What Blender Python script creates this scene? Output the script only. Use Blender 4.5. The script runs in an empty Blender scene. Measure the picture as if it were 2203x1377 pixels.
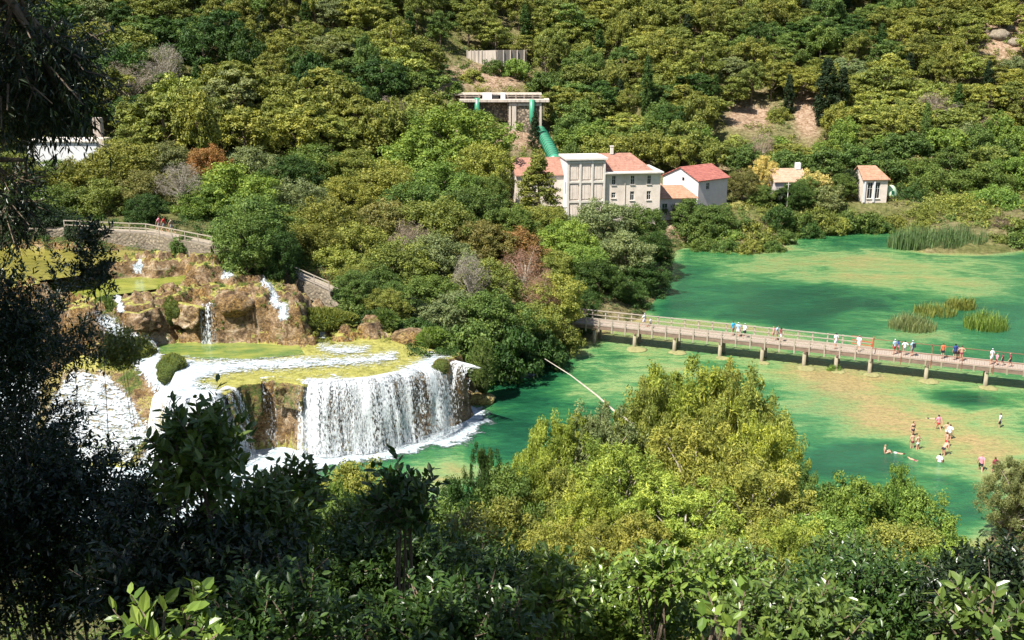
import bpy, math, random
import numpy as np
from mathutils import Vector, Matrix
R = math.radians
scene = bpy.context.scene
COL = scene.collection

# ------------------------------------------------------------------ camera
CAMZ, PITCH, F, CX, CY = 36.0, R(15.5), 2300.0, 1101.5, 688.5
cam_d = bpy.data.cameras.new("camera"); cam_d.sensor_width = 36.0; cam_d.lens = 36.0*F/2203.0
cam_d.clip_end = 3000; cam_d.clip_start = 0.2
cam = bpy.data.objects.new("camera", cam_d); COL.objects.link(cam)
cam.location = (0, 0, CAMZ); cam.rotation_euler = (R(90)-PITCH, 0, 0)
scene.camera = cam
cp, sp = math.cos(PITCH), math.sin(PITCH)
def ray(u, v):
    a = (u-CX)/F; b = (CY-v)/F
    return a, cp+b*sp, -sp+b*cp
def P(u, v, z):
    """world x,y of the point at height z seen at photo pixel u,v"""
    a, y, w = ray(u, v); t = (z-CAMZ)/w
    return a*t, y*t
def PY(u, v, Y):
    a, y, w = ray(u, v); t = Y/y
    return a*t, CAMZ+w*t
def proj(x, y, z):
    d = y*cp-(z-CAMZ)*sp; up = y*sp+(z-CAMZ)*cp
    d = np.maximum(d, 0.1)
    return CX+F*x/d, CY-F*up/d

# ------------------------------------------------------------------ noise
def _h(i, j, k, s):
    n = (i*73856093) ^ (j*19349663) ^ (k*83492791) ^ (s*2654435761 & 0xffffffff)
    n = (n ^ (n >> 13))*1274126177 & 0x7fffffffffff
    n = n ^ (n >> 16)
    return (n & 0xffff)/65535.0
def vnoise(x, y, s=0, z=None):
    x = np.asarray(x, float); y = np.asarray(y, float)
    z = np.zeros_like(x) if z is None else np.asarray(z, float)
    xi, yi, zi = np.floor(x).astype(np.int64), np.floor(y).astype(np.int64), np.floor(z).astype(np.int64)
    fx, fy, fz = x-xi, y-yi, z-zi
    fx = fx*fx*(3-2*fx); fy = fy*fy*(3-2*fy); fz = fz*fz*(3-2*fz)
    def L(dz):
        a = _h(xi, yi, zi+dz, s); b = _h(xi+1, yi, zi+dz, s)
        c = _h(xi, yi+1, zi+dz, s); d = _h(xi+1, yi+1, zi+dz, s)
        return (a*(1-fx)+b*fx)*(1-fy)+(c*(1-fx)+d*fx)*fy
    return L(0)*(1-fz)+L(1)*fz
def fbm(x, y, s=0, o=4, z=None):
    r = 0; a = .5; t = 0
    for k in range(o):
        r = r+a*vnoise(x*2**k+17*k, y*2**k-9*k, s+k, None if z is None else z*2**k); t += a; a *= .5
    return r/t-.5          # about -.5 .. .5
def sstep(a, b, x):
    t = np.clip((x-a)/(b-a), 0, 1); return t*t*(3-2*t)
def polysd(x, y, poly):
    """signed distance to a polygon, positive inside"""
    x = np.asarray(x, float); y = np.asarray(y, float)
    best = np.full(x.shape, 1e9); ins = np.zeros(x.shape, bool)
    n = len(poly)
    for i in range(n):
        ax, ay = poly[i]; bx, by = poly[(i+1) % n]
        ex, ey = bx-ax, by-ay
        t = np.clip(((x-ax)*ex+(y-ay)*ey)/(ex*ex+ey*ey+1e-9), 0, 1)
        best = np.minimum(best, np.hypot(x-ax-t*ex, y-ay-t*ey))
        if ay != by:
            c = ((ay > y) != (by > y)) & (x < (bx-ax)*(y-ay)/(by-ay)+ax)
            ins ^= c
    return np.where(ins, best, -best)
def linedist(x, y, pts):
    best = np.full(np.shape(x), 1e9)
    for (ax, ay), (bx, by) in zip(pts[:-1], pts[1:]):
        ex, ey = bx-ax, by-ay
        t = np.clip(((x-ax)*ex+(y-ay)*ey)/(ex*ex+ey*ey+1e-9), 0, 1)
        best = np.minimum(best, np.hypot(x-ax-t*ex, y-ay-t*ey))
    return best

# ------------------------------------------------------------------ objects
def setp(o, label=None, cat=None, group=None, kind=None):
    if label: o["label"] = label
    if cat: o["category"] = cat
    if group: o["group"] = group
    if kind: o["kind"] = kind
    return o
def empty(name, loc=(0, 0, 0), rz=0.0):
    o = bpy.data.objects.new(name, None); COL.objects.link(o)
    o.location = loc; o.rotation_euler = (0, 0, rz); o.empty_display_size = .3
    return o
def arr_mesh(name, co, faces, mats=(), attrs=None, uv=None, smooth=False, midx=None):
    """co (n,3); faces: an (m,k) array or a list of such arrays"""
    me = bpy.data.meshes.new(name)
    co = np.asarray(co, np.float32).reshape(-1, 3)
    fl = faces if isinstance(faces, list) else [faces]
    fl = [np.asarray(f, np.int32) for f in fl if len(f)]
    loops = np.concatenate([f.ravel() for f in fl]); sizes = np.concatenate([np.full(len(f), f.shape[1], np.int32) for f in fl])
    me.vertices.add(len(co)); me.vertices.foreach_set("co", co.ravel())
    me.loops.add(len(loops)); me.loops.foreach_set("vertex_index", loops)
    me.polygons.add(len(sizes))
    st = np.concatenate([[0], np.cumsum(sizes)[:-1]]).astype(np.int32)
    me.polygons.foreach_set("loop_start", st)
    if midx is not None: me.polygons.foreach_set("material_index", np.asarray(midx, np.int32))
    me.polygons.foreach_set("use_smooth", np.full(len(sizes), bool(smooth)))
    if attrs:
        for k, a in attrs.items():
            at = me.attributes.new(k, 'FLOAT', 'POINT'); at.data.foreach_set("value", np.asarray(a, np.float32).ravel())
    if uv is not None:
        l = me.uv_layers.new(name="UVMap"); l.data.foreach_set("uv", np.asarray(uv, np.float32)[loops].ravel())
    for m in mats: me.materials.append(m)
    me.update(); me.validate()
    return me
def link(name, me, parent=None):
    o = bpy.data.objects.new(name, me); COL.objects.link(o)
    if parent is not None: o.parent = parent
    return o
class MB:
    """collects primitives into one mesh"""
    def __init__(s): s.v = []; s.f = []; s.n = 0; s.m = []
    def add(s, v, f, mi=0):
        s.v.extend([tuple(p) for p in v]); s.f.extend([tuple(i+s.n for i in q) for q in f]); s.m.extend([mi]*len(f)); s.n += len(v)
    def box(s, c, d, rz=0.0, mi=0, rot=None):
        hx, hy, hz = d[0]/2, d[1]/2, d[2]/2
        M = Matrix.Rotation(rz, 3, 'Z') if rot is None else rot
        v = [Vector(c)+M @ Vector((x*hx, y*hy, z*hz)) for z in (-1, 1) for y in (-1, 1) for x in (-1, 1)]
        s.add(v, [(0, 2, 3, 1), (4, 5, 7, 6), (0, 1, 5, 4), (1, 3, 7, 5), (3, 2, 6, 7), (2, 0, 4, 6)], mi)
    def bar(s, a, b, w, h, mi=0):
        a = Vector(a); b = Vector(b); d = b-a; L = d.length
        x = d.normalized(); up = Vector((0, 0, 1)) if abs(x.z) < .95 else Vector((0, 1, 0))
        y = up.cross(x).normalized(); z = x.cross(y)
        M = Matrix((x, y, z)).transposed()
        s.box((a+b)/2, (L, w, h), mi=mi, rot=M)
    def tube(s, pts, rad, n=8, mi=0, cap=True):
        pts = [Vector(p) for p in pts]; base = s.n; vs = []; fs = []
        if not hasattr(rad, '__len__'): rad = [rad]*len(pts)
        for i, p in enumerate(pts):
            d = (pts[min(i+1, len(pts)-1)]-pts[max(i-1, 0)]).normalized()
            up = Vector((0, 0, 1)) if abs(d.z) < .9 else Vector((1, 0, 0))
            a = d.cross(up).normalized(); b = d.cross(a)
            for k in range(n):
                t = 2*math.pi*k/n
                vs.append(p+(a*math.cos(t)+b*math.sin(t))*rad[i])
        for i in range(len(pts)-1):
            for k in range(n):
                k2 = (k+1) % n
                fs.append((i*n+k, i*n+k2, (i+1)*n+k2, (i+1)*n+k))
        if cap:
            fs.append(tuple(range(n))[::-1]); fs.append(tuple((len(pts)-1)*n+k for k in range(n)))
        s.add(vs, fs, mi)
    def mesh(s, name, mats, smooth=False):
        me = bpy.data.meshes.new(name); me.from_pydata(s.v, [], s.f)
        for m in (mats if isinstance(mats, (list, tuple)) else [mats]): me.materials.append(m)
        me.polygons.foreach_set("material_index", s.m)
        me.polygons.foreach_set("use_smooth", [smooth]*len(s.f)); me.update()
        import bmesh
        bm = bmesh.new(); bm.from_mesh(me); bmesh.ops.recalc_face_normals(bm, faces=bm.faces); bm.to_mesh(me); bm.free()
        return me
    def build(s, name, mats, parent=None, smooth=False):
        return link(name, s.mesh(name, mats, smooth), parent)

# ------------------------------------------------------------------ materials
def newmat(name):
    m = bpy.data.materials.new(name); m.use_nodes = True; nt = m.node_tree; nt.nodes.clear()
    out = nt.nodes.new('ShaderNodeOutputMaterial')
    return m, nt, out
def N(nt, t, **kw):
    n = nt.nodes.new(t)
    for k, v in kw.items():
        if k in n.inputs: n.inputs[k].default_value = v
        else: setattr(n, k, v)
    return n
def ramp(nt, stops, fac=None, interp='LINEAR'):
    r = nt.nodes.new('ShaderNodeValToRGB'); r.color_ramp.interpolation = interp
    e = r.color_ramp.elements
    while len(e) < len(stops): e.new(0.5)
    for q, (p, c) in zip(e, stops):
        q.position = p; q.color = (*c, 1) if len(c) == 3 else c
    if fac is not None: nt.links.new(fac, r.inputs[0])
    return r
def mixc(nt, a, b, fac, mode='MIX'):
    m = nt.nodes.new('ShaderNodeMix'); m.data_type = 'RGBA'; m.blend_type = mode
    for i, s in ((6, a), (7, b), (0, fac)):
        if hasattr(s, 'links') or hasattr(s, 'is_output'): nt.links.new(s, m.inputs[i])
        elif i == 0: m.inputs[0].default_value = s
        else: m.inputs[i].default_value = (*s, 1) if len(s) == 3 else s
    return m.outputs[2]
def math_(nt, op, a, b=None, c=None, clamp=False):
    m = nt.nodes.new('ShaderNodeMath'); m.operation = op; m.use_clamp = clamp
    for i, s in enumerate((a, b, c)):
        if s is None: continue
        if hasattr(s, 'is_output'): nt.links.new(s, m.inputs[i])
        else: m.inputs[i].default_value = s
    return m.outputs[0]
def coords(nt, kind='Object', scale=(1, 1, 1)):
    t = nt.nodes.new('ShaderNodeTexCoord'); mp = nt.nodes.new('ShaderNodeMapping')
    mp.inputs['Scale'].default_value = scale; nt.links.new(t.outputs[kind], mp.inputs[0])
    return mp.outputs[0]
def noise(nt, vec, scale, detail=4, rough=.55, dist=0.0):
    n = nt.nodes.new('ShaderNodeTexNoise'); n.inputs['Scale'].default_value = scale
    n.inputs['Detail'].default_value = detail; n.inputs['Roughness'].default_value = rough
    n.inputs['Distortion'].default_value = dist
    nt.links.new(vec, n.inputs['Vector']); return n.outputs[0]
def attr(nt, name):
    a = nt.nodes.new('ShaderNodeAttribute'); a.attribute_name = name; return a
def bump(nt, h, strength, dist):
    b = nt.nodes.new('ShaderNodeBump'); b.inputs['Strength'].default_value = strength; b.inputs['Distance'].default_value = dist
    nt.links.new(h, b.inputs['Height']); return b.outputs[0]
def simple(name, col, rough=.8, var=.25, scale=3.0, dark=None, bmp=.0, metal=0.0, vec='Object', stretch=(1, 1, 1), spec=.3):
    """a noisy principled surface"""
    m, nt, out = newmat(name); b = N(nt, 'ShaderNodeBsdfPrincipled'); b.inputs['Roughness'].default_value = rough
    b.inputs['Metallic'].default_value = metal; b.inputs['Specular IOR Level'].default_value = spec
    v = coords(nt, vec, stretch); n = noise(nt, v, scale, 6, .65)
    lo = dark if dark else tuple(c*(1-var) for c in col); hi = tuple(min(1, c*(1+var)) for c in col)
    r = ramp(nt, [(.3, lo), (.5, col), (.72, hi)], n)
    nt.links.new(r.outputs[0], b.inputs['Base Color'])
    if bmp: nt.links.new(bump(nt, noise(nt, v, scale*3, 5), 1.0, bmp), b.inputs['Normal'])
    nt.links.new(b.outputs[0], out.inputs[0]); return m
# ------------------------------------------------------------------ light
SUN_AZ, SUN_EL = R(180+46), R(56)      # compass angle the sun stands at, measured from +Y clockwise
sun_dir = Vector((math.sin(SUN_AZ)*math.cos(SUN_EL), math.cos(SUN_AZ)*math.cos(SUN_EL), math.sin(SUN_EL)))
sd = bpy.data.lights.new("sun", 'SUN'); sd.energy = 5.0; sd.angle = R(.5); sd.color = (1, .955, .87)
so = bpy.data.objects.new("sun", sd); COL.objects.link(so); so.rotation_euler = sun_dir.to_track_quat('Z', 'Y').to_euler()
so.location = (0, 0, 200)
w = bpy.data.worlds.new("World"); scene.world = w; w.use_nodes = True
wn = w.node_tree; bg = wn.nodes['Background']; sk = wn.nodes.new('ShaderNodeTexSky'); sk.sky_type = 'NISHITA'; sk.sun_disc = False
sk.sun_elevation = SUN_EL; sk.sun_rotation = SUN_AZ; sk.altitude = 50
wn.links.new(sk.outputs[0], bg.inputs[0]); bg.inputs[1].default_value = 0.075
scene.view_settings.view_transform = 'Standard'; scene.view_settings.look = 'None'
scene.view_settings.exposure = 1.0; scene.view_settings.gamma = 1
scene.render.film_transparent = False
scene.cycles.max_bounces = 6; scene.cycles.transparent_max_bounces = 24
scene.cycles.diffuse_bounces = 3; scene.cycles.glossy_bounces = 2; scene.cycles.transmission_bounces = 3
scene.cycles.use_denoising = True
scene.cycles.use_adaptive_sampling = True; scene.cycles.adaptive_threshold = 0.02

# ------------------------------------------------------------------ terrain
GX = np.array([-220, -130, -90, -60, -40, -20, 0, 20, 50, 90, 130, 220.])
GYs = [
 (-60, [46]*12), (-8, [37]*12), (0, [34.2]*12), (10, [26.5]*12), (20, [19.6]*12), (30, [13.4]*12),
 (40, [10, 10, 9.5, 9, 8.5, 8.5, 8, 7.5, 8, 9, 10, 12]), (50, [8, 8, 7, 6, 5, 5, 4.5, 4.5, 4.5, 6, 8, 10]),
 (62, [5, 5, 4, 3, 2.4, 2, 2, 2, 2, 3, 5, 8]), (75, [8, 5, 3, 1.5, 1, 1, 1, 1, 1, 1, 2, 5]),
 (100, [15, 13, 12.2, 10, 8, 5, 2, 1, 1, 1, 1, 1]),
 (120, [20, 16, 14, 13.4, 13.2, 8.5, 3, 1, 1, 1, 1, 1]), (150, [27, 18.5, 15, 14, 13, 9.5, 5, 1.5, 1, 1, 1, 1]),
 (180, [34, 26, 21, 17, 14, 11, 6.5, 3.2, 2.5, 2.5, 2.5, 3]), (205, [40, 33, 28, 24, 20, 15.5, 10, 5.2, 4.2, 4.2, 4.5, 6]),
 (225, [48, 41, 37, 32, 26, 18.5, 12.5, 8.5, 7.5, 7.5, 8, 12]),
 (250, [57, 49, 44, 41, 35, 26.5, 21, 17.5, 16, 16, 18, 24]),
 (280, [68, 60, 55, 51, 47, 38.5, 32.5, 29, 28, 27, 30, 40]), (320, [84, 76, 70, 66, 61, 55, 50, 46, 43, 43, 48, 60]),
 (440, [120]*12)]
GY = np.array([g[0] for g in GYs], float); GZ = np.array([g[1] for g in GYs], float)
def land(x, y):
    x = np.asarray(x, float); y = np.asarray(y, float)
    def interp(x, y):
        i = np.clip(np.searchsorted(GX, x)-1, 0, len(GX)-2); j = np.clip(np.searchsorted(GY, y)-1, 0, len(GY)-2)
        fx = np.clip((x-GX[i])/(GX[i+1]-GX[i]), 0, 1); fy = np.clip((y-GY[j])/(GY[j+1]-GY[j]), 0, 1)
        return (GZ[j, i]*(1-fx)+GZ[j, i+1]*fx)*(1-fy)+(GZ[j+1, i]*(1-fx)+GZ[j+1, i+1]*fx)*fy
    z = sum(interp(x+dx, y+dy) for dx in (-5, 0, 5) for dy in (-4, 0, 4))/9
    far = sstep(200, 260, y)
    return z+fbm(x/14, y/14, 3, 4)*(1.0+3.5*far)
Z0 = 0.0
RIVER = [(-75, 70), (-30, 72), (-10, 72), (5, 69), (18, 64), (32, 64)]+[P(*q, 0) for q in [(1960, 1210), (2080, 1200), (2110, 1150), (2150, 1120), (2300, 1090)]] + \
        [(150, 60), (170, 175)]+[P(*q, 0) for q in [(2300, 532), (2203, 540), (2120, 548), (2000, 545), (1962, 533), (1950, 505), (1930, 493), (1800, 497), (1745, 503), (1700, 512), (1690, 532), (1640, 542), (1560, 541),
        (1480, 528), (1452, 540), (1445, 590), (1420, 640), (1380, 690), (1300, 702), (1265, 730), (1225, 765), (1130, 785), (1060, 812), (1022, 878), (960, 906), (820, 950), (655, 972), (545, 985), (370, 985), (250, 1000), (100, 1010), (-50, 1000)]]
FA = [(-90, 78)]+[P(u, v, z) for u, v, z in [(-300, 520, 12.3), (0, 528, 12.3), (150, 530, 12.3), (260, 540, 12.3), (400, 545, 12.3), (495, 562, 12), (570, 590, 10.5), (650, 625, 9.3), (740, 668, 8), (860, 715, 6.6), (940, 742, 6.3), (1040, 786, 4.5), (1056, 810, 1)]] + \
     [P(u, v, 0) for u, v in [(1030, 885), (960, 915), (820, 965), (655, 985), (545, 1000), (370, 1000), (250, 1020), (100, 1020), (-60, 1010), (-300, 1010)]]
# terraces: top height, edge width, polygon seen from photo pixels at that height
T_PLATEAU = [P(u, v, 6.0) for u, v in [(330, 850), (400, 862), (470, 858), (493, 838), (520, 826), (560, 822), (600, 818), (655, 826), (700, 830), (750, 826), (800, 822), (850, 812), (905, 805), (950, 792), (965, 782), (1000, 792), (1022, 800), (1046, 808), (1050, 790), (1000, 760), (930, 690), (700, 640), (250, 640), (230, 700), (300, 800)]]
T_UPPER = [P(u, v, 9.7) for u, v in [(60, 690), (225, 668), (262, 668), (300, 672), (345, 650), (395, 645), (425, 662), (472, 664), (500, 655), (550, 652), (590, 655), (640, 660), (655, 645), (640, 600), (600, 560), (-300, 560), (-300, 700)]]
T_TOP = [P(u, v, 12.0) for u, v in [(-300, 625), (60, 610), (190, 596), (215, 575), (280, 558), (330, 553), (400, 552), (470, 554), (505, 556), (530, 530), (500, 480), (-300, 460)]]
RAMP = [P(u, v, z) for u, v, z in [(150, 690, 9.5), (230, 690, 9.5), (262, 740, 7.5), (300, 790, 6), (345, 850, 4), (380, 960, .5), (330, 1000, 0), (60, 1010, 0), (-200, 1000, 0), (-200, 700, 9)]]
BUMPS = [(318, 582, 10.9, 2.2, .9), (350, 580, 11, 2.6, 1.0), (400, 585, 10.8, 2.8, 1.0), (445, 580, 11, 2.8, 1.1), (478, 588, 10.6, 2.2, 1.1), (410, 565, 11.8, 3.0, .7), (455, 560, 11.9, 2.4, .6), (340, 562, 11.8, 2.0, .6),
 (300, 655, 9.7, 1.8, .9), (330, 648, 9.7, 1.8, .5), (372, 640, 9.7, 2.0, .6), (415, 628, 9.7, 1.8, .8), (450, 618, 9.7, 2.2, .8), (480, 600, 9.7, 2.2, .8), (520, 612, 9.7, 2.6, 1.3), (545, 640, 9.7, 2.6, 1.0),
 (500, 645, 9.7, 1.8, .7), (585, 650, 9, 2.0, 1.2), (560, 610, 9.7, 1.8, .9), (470, 640, 9.7, 1.5, .6), (610, 690, 7, 2.6, 1.8), (650, 690, 7, 2.2, 1.4), (690, 705, 6.5, 2.0, 1.2), (630, 660, 8.4, 2.2, 1.1),
 (730, 700, 6.5, 2.2, 1.3), (770, 690, 6.8, 2.0, 1.0), (800, 715, 6.3, 1.5, 1.3), (700, 660, 8, 2.0, 1.0), (745, 725, 6.2, 1.2, .7), (880, 722, 6.2, 1.5, .7), (850, 700, 6.8, 1.6, .9), (600, 700, 7.4, 1.6, 1.0), (655, 735, 6.1, 1.0, .6)]
POOLS = [(10.35, [P(u, v, 10.35) for u, v in [(100, 640), (232, 636), (330, 622), (402, 608), (400, 592), (330, 600), (300, 596), (250, 600), (100, 605)]]),
         (11.95, [P(u, v, 11.95) for u, v in [(-300, 622), (60, 606), (185, 590), (210, 570), (285, 556), (330, 549), (400, 548), (440, 552), (480, 552), (470, 547), (400, 544), (300, 540), (150, 534), (-300, 524)]]),
         (6.12, [P(u, v, 6.12) for u, v in [(340, 742), (400, 738), (520, 738), (640, 745), (650, 762), (520, 775), (440, 772), (350, 760)]])]
CLEAR = [P(u, v, 6.12) for u, v in [(560, 745), (700, 750), (640, 760)]]
def falls(x, y):
    n1 = fbm(x/3.2, y/3.2, 11, 4); n2 = fbm(x/1.1, y/1.1, 23, 3)
    wx = x+n1*1.3; wy = y+fbm(x/3.0+40, y/3.0, 12, 3)*1.3
    h = np.full(x.shape, -1.5)
    rough = np.zeros(x.shape)
    s = polysd(x+n2*.5, y+n2*.3, T_PLATEAU); h = np.maximum(h, -1.5+(7.4+n2*.12+np.clip(s, 0, 8)*.02)*sstep(-.9, .35, s))
    rough = np.where((s > -1.2) & (s < .2), .35, rough)
    # the side chute on the left
    s = polysd(x, y, RAMP); tt = np.clip((y-83)/17., 0, 1)
    hr = -.2+9.2*tt**1.15+1.0*fbm(x/2.2, y/5, 31, 3)
    h = np.where(s > -1.5, np.maximum(h*(1-sstep(-1.5, 0, s))+hr*sstep(-1.5, 0, s), -1.5), h)
    s = polysd(wx, wy, T_UPPER); h = np.maximum(h, 6.0+3.8*sstep(-1.6, .7, s)-(s < -1.6)*50)
    rough = np.where(s > -1.6, 1.0, rough)
    s = polysd(wx, wy, T_TOP); h = np.maximum(h, 9.8+2.3*sstep(-2.0, .6, s)-(s < -2.0)*50)
    for u, v, z, r, hh in BUMPS:
        bx, by = P(u, v, z); d = np.hypot(wx-bx, (wy-by)*.85)/r
        b = z-.6+(hh+.6)*np.sqrt(np.clip(1-d*d, 0, 1)); h = np.where(d < 1, np.maximum(h, b), h); rough = np.where(d < 1, 1, rough)
    # stratified, pitted tufa
    rid = 1-np.abs(fbm(x/1.6+n1*2, y/1.0, 41, 4))*2
    h = h+rough*((rid-.75)*1.3+n2*.7+.5*fbm(x/.45, y/.45, 71, 2)+.5*(1-np.abs(fbm(x/.9, y/.6, 47, 3))*4))-rough*.25
    q = h/.85+n1*1.2; fq = q-np.floor(q); h = h+rough*.8*.85*(np.floor(q)+sstep(.3, .75, fq)-q)
    for zp, pg in POOLS:
        s = polysd(x+n1*1.0, y+n1*.6, pg); h = np.where(s > -.8, np.minimum(h, zp-.45*sstep(-.3, 1.2, s)+(1-sstep(-.8, 0, s))*2.0), h)
    return h
def H(x, y):
    x = np.asarray(x, float); y = np.asarray(y, float); sh = x.shape
    x = np.atleast_1d(x); y = np.atleast_1d(y)
    z = land(x, y)
    n = fbm(x/6, y/6, 5, 3)
    s = polysd(x, y, RIVER)+n*1.6
    bank = np.maximum(z, .15)
    near = sstep(0, 7, -s)
    bank = bank*(near*.9+.1)+.12
    wet = -.15-1.2*sstep(0, 4, s)
    g = np.where(s > 0, wet, bank*sstep(0, 1.2, -s)+(-.1)*(1-sstep(0, 1.2, -s)))
    m = (x > -95) & (x < 2) & (y > 74) & (y < 124)
    if m.any():
        fx, fy = x[m], y[m]; f = falls(fx, fy); k = sstep(-1.2, 1.0, polysd(fx, fy, FA)+fbm(fx/2, fy/2, 51, 3)*1.5)
        gm = g[m]; g[m] = gm*(1-k)+f*k
    return g.reshape(sh)
def Hs(x, y): return float(H(np.array([x]), np.array([y]))[0])

# fast lookup for scattering
def grid_mesh(xs, ys, zf):
    X, Y = np.meshgrid(xs, ys); Z = zf(X, Y)
    nx, ny = len(xs), len(ys); i = np.arange(nx*ny).reshape(ny, nx)
    f = np.stack([i[:-1, :-1], i[:-1, 1:], i[1:, 1:], i[1:, :-1]], -1).reshape(-1, 4)
    return X, Y, Z, f
def seg(*a):
    r = []
    for lo, hi, st in a: r.append(np.arange(lo, hi, st))
    return np.concatenate(r)

# ------------------------------------------------------------------ ground materials
def ground_mat():
    m, nt, out = newmat("hill soil and dry grass"); b = N(nt, 'ShaderNodeBsdfPrincipled'); b.inputs['Roughness'].default_value = .95; b.inputs['Specular IOR Level'].default_value = .1
    v = coords(nt); n1 = noise(nt, v, .12, 5, .6); n2 = noise(nt, v, 1.3, 6, .7)
    soil = ramp(nt, [(.3, (.09, .05, .03)), (.5, (.30, .20, .13)), (.68, (.46, .36, .27)), (.85, (.5, .44, .37))], n2).outputs[0]
    grs = ramp(nt, [(.3, (.03, .045, .012)), (.55, (.10, .12, .03)), (.8, (.22, .19, .06))], n2).outputs[0]
    g = attr(nt, "grass").outputs['Fac']
    f = math_(nt, 'ADD', g, math_(nt, 'MULTIPLY', math_(nt, 'SUBTRACT', n1, .5), 1.2), clamp=True)
    nt.links.new(mixc(nt, soil, grs, f), b.inputs['Base Color'])
    nt.links.new(bump(nt, noise(nt, v, 2.5, 6, .7), .8, .5), b.inputs['Normal'])
    nt.links.new(b.outputs[0], out.inputs[0]); return m
def tufa_mat():
    m, nt, out = newmat("travertine"); b = N(nt, 'ShaderNodeBsdfPrincipled'); b.inputs['Roughness'].default_value = .7; b.inputs['Specular IOR Level'].default_value = .35
    v = coords(nt); vs = coords(nt, 'Object', (1, 1, 1.25))
    n1 = noise(nt, vs, .9, 8, .7, .6); n2 = noise(nt, v, .28, 4, .6); n3 = noise(nt, vs, 4.5, 6, .75, .4)
    rock = ramp(nt, [(.30, (.025, .014, .008)), (.42, (.12, .072, .035)), (.50, (.31, .205, .11)), (.59, (.50, .38, .25)), (.70, (.68, .60, .48))], n1).outputs[0]
    warm = ramp(nt, [(.35, (.035, .022, .010)), (.48, (.20, .11, .03)), (.62, (.40, .25, .08)), (.75, (.50, .40, .20))], n3).outputs[0]
    rock = mixc(nt, rock, warm, ramp(nt, [(.42, (0, 0, 0)), (.62, (1, 1, 1))], n2).outputs[0])
    rock = mixc(nt, rock, ramp(nt, [(.36, (.3, .26, .22)), (.5, (.85, .85, .85)), (.65, (1.2, 1.15, 1.05))], n3).outputs[0], .75, 'MULTIPLY')
    alg = ramp(nt, [(.3, (.16, .16, .03)), (.5, (.38, .36, .08)), (.7, (.52, .48, .15)), (.85, (.55, .46, .25))], noise(nt, v, 1.8, 7, .7, .3)).outputs[0]
    a = attr(nt, "algae").outputs['Fac']
    fa = math_(nt, 'ADD', a, math_(nt, 'MULTIPLY', math_(nt, 'SUBTRACT', n3, .5), 1.3), clamp=True)
    c = mixc(nt, rock, alg, ramp(nt, [(.35, (0, 0, 0)), (.6, (1, 1, 1))], fa).outputs[0])
    mo = attr(nt, "moss").outputs['Fac']
    mc = ramp(nt, [(.3, (.02, .035, .005)), (.6, (.10, .14, .02)), (.8, (.2, .22, .04))], n3).outputs[0]
    fm = math_(nt, 'ADD', mo, math_(nt, 'MULTIPLY', math_(nt, 'SUBTRACT', n1, .5), 1.6), clamp=True)
    c = mixc(nt, c, mc, ramp(nt, [(.4, (0, 0, 0)), (.6, (1, 1, 1))], fm).outputs[0])
    gs = attr(nt, "grey").outputs['Fac']
    nt.links.new(c, b.inputs['Base Color'])
    hh = math_(nt, 'ADD', n1, math_(nt, 'MULTIPLY', n3, .5))
    nt.links.new(bump(nt, hh, 1.0, .5), b.inputs['Normal'])
    nt.links.new(b.outputs[0], out.inputs[0]); return m
M_GROUND = ground_mat(); M_TUFA = tufa_mat()

PX0, PX1, PY0, PY1 = -63.0, 1.0, 76.0, 122.5
xs = seg((-220, -64, 5), (-64, 112, 1.25), (112, 221, 5)); ys = seg((-60, 60, 1.5), (60, 232, 1.25), (232, 441, 3))
X, Y, Z, f = grid_mesh(xs, ys, H)
inner = np.minimum(np.minimum(X-PX0, PX1-X), np.minimum(Y-PY0, PY1-Y))
Zg = np.where(inner > 1.6, Z-4, Z)
U, V = proj(X, Y, Z)
def blob(U, V, u, v, ru, rv, p=2): return np.exp(-((np.abs(U-u)/ru)**p+(np.abs(V-v)/rv)**p))
grass = .75+0*X
grass -= .95*(blob(U, V, 1612, 250, 50, 26, 4)+blob(U, V, 1737, 245, 26, 50, 4))*(Y > 205)
grass -= .8*(blob(U, V, 1040, 165, 90, 30, 4)+.5*blob(U, V, 890, 190, 60, 30, 4)+blob(U, V, 2150, 70, 60, 60, 4)+blob(U, V, 1560, 20, 70, 60, 4)+blob(U, V, 1120, 300, 60, 30, 4)+blob(U, V, 1590, 350, 40, 20, 4)+blob(U, V, 1440, 490, 40, 25, 4))*(Y > 150)
grass += .5*blob(U, V, 1730, 455, 120, 14, 4)*(Y > 150)
ground = link("ground", arr_mesh("ground", np.stack([X, Y, Zg], -1), f, [M_GROUND], {"grass": grass}, smooth=True)); setp(ground, kind="structure")

xs = np.arange(PX0, PX1+.01, .2); ys = np.arange(PY0, PY1+.01, .2)
X, Y, Z, f = grid_mesh(xs, ys, H)
edge = np.minimum(np.minimum(X-PX0, PX1-X), np.minimum(Y-PY0, PY1-Y)); Zf = Z+.03-.5*(1-sstep(0, .6, edge))
U, V = proj(X, Y, Z)
gz = np.hypot(np.gradient(Z, .2, axis=1), np.gradient(Z, .2, axis=0)); flat = 1-sstep(.5, 1.3, gz)
fa_in = sstep(-1, .5, polysd(X, Y, FA))
plateau = sstep(5.0, 5.8, Z)*(1-sstep(6.6, 7.2, Z))
algae = flat*(.45+.75*plateau*sstep(1.0, -.0, 0*X)+.35*(Z > 11.3)+.25*sstep(9.2, 10, Z))*fa_in
algae += 1.0*(Z < .3)*fa_in
moss = (1-fa_in)*.5+.45*blob(U, V, 345, 668, 40, 26)+.6*blob(U, V, 280, 815, 55, 55)+.5*blob(U, V, 240, 680, 40, 30)+.5*blob(U, V, 690, 690, 110, 25)+.3*blob(U, V, 620, 830, 60, 22)+.6*blob(U, V, 240, 592, 60, 12)
moss = np.clip(moss+.25*fbm(X/1.5, Y/1.5, 77, 3), 0, 1)
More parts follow.
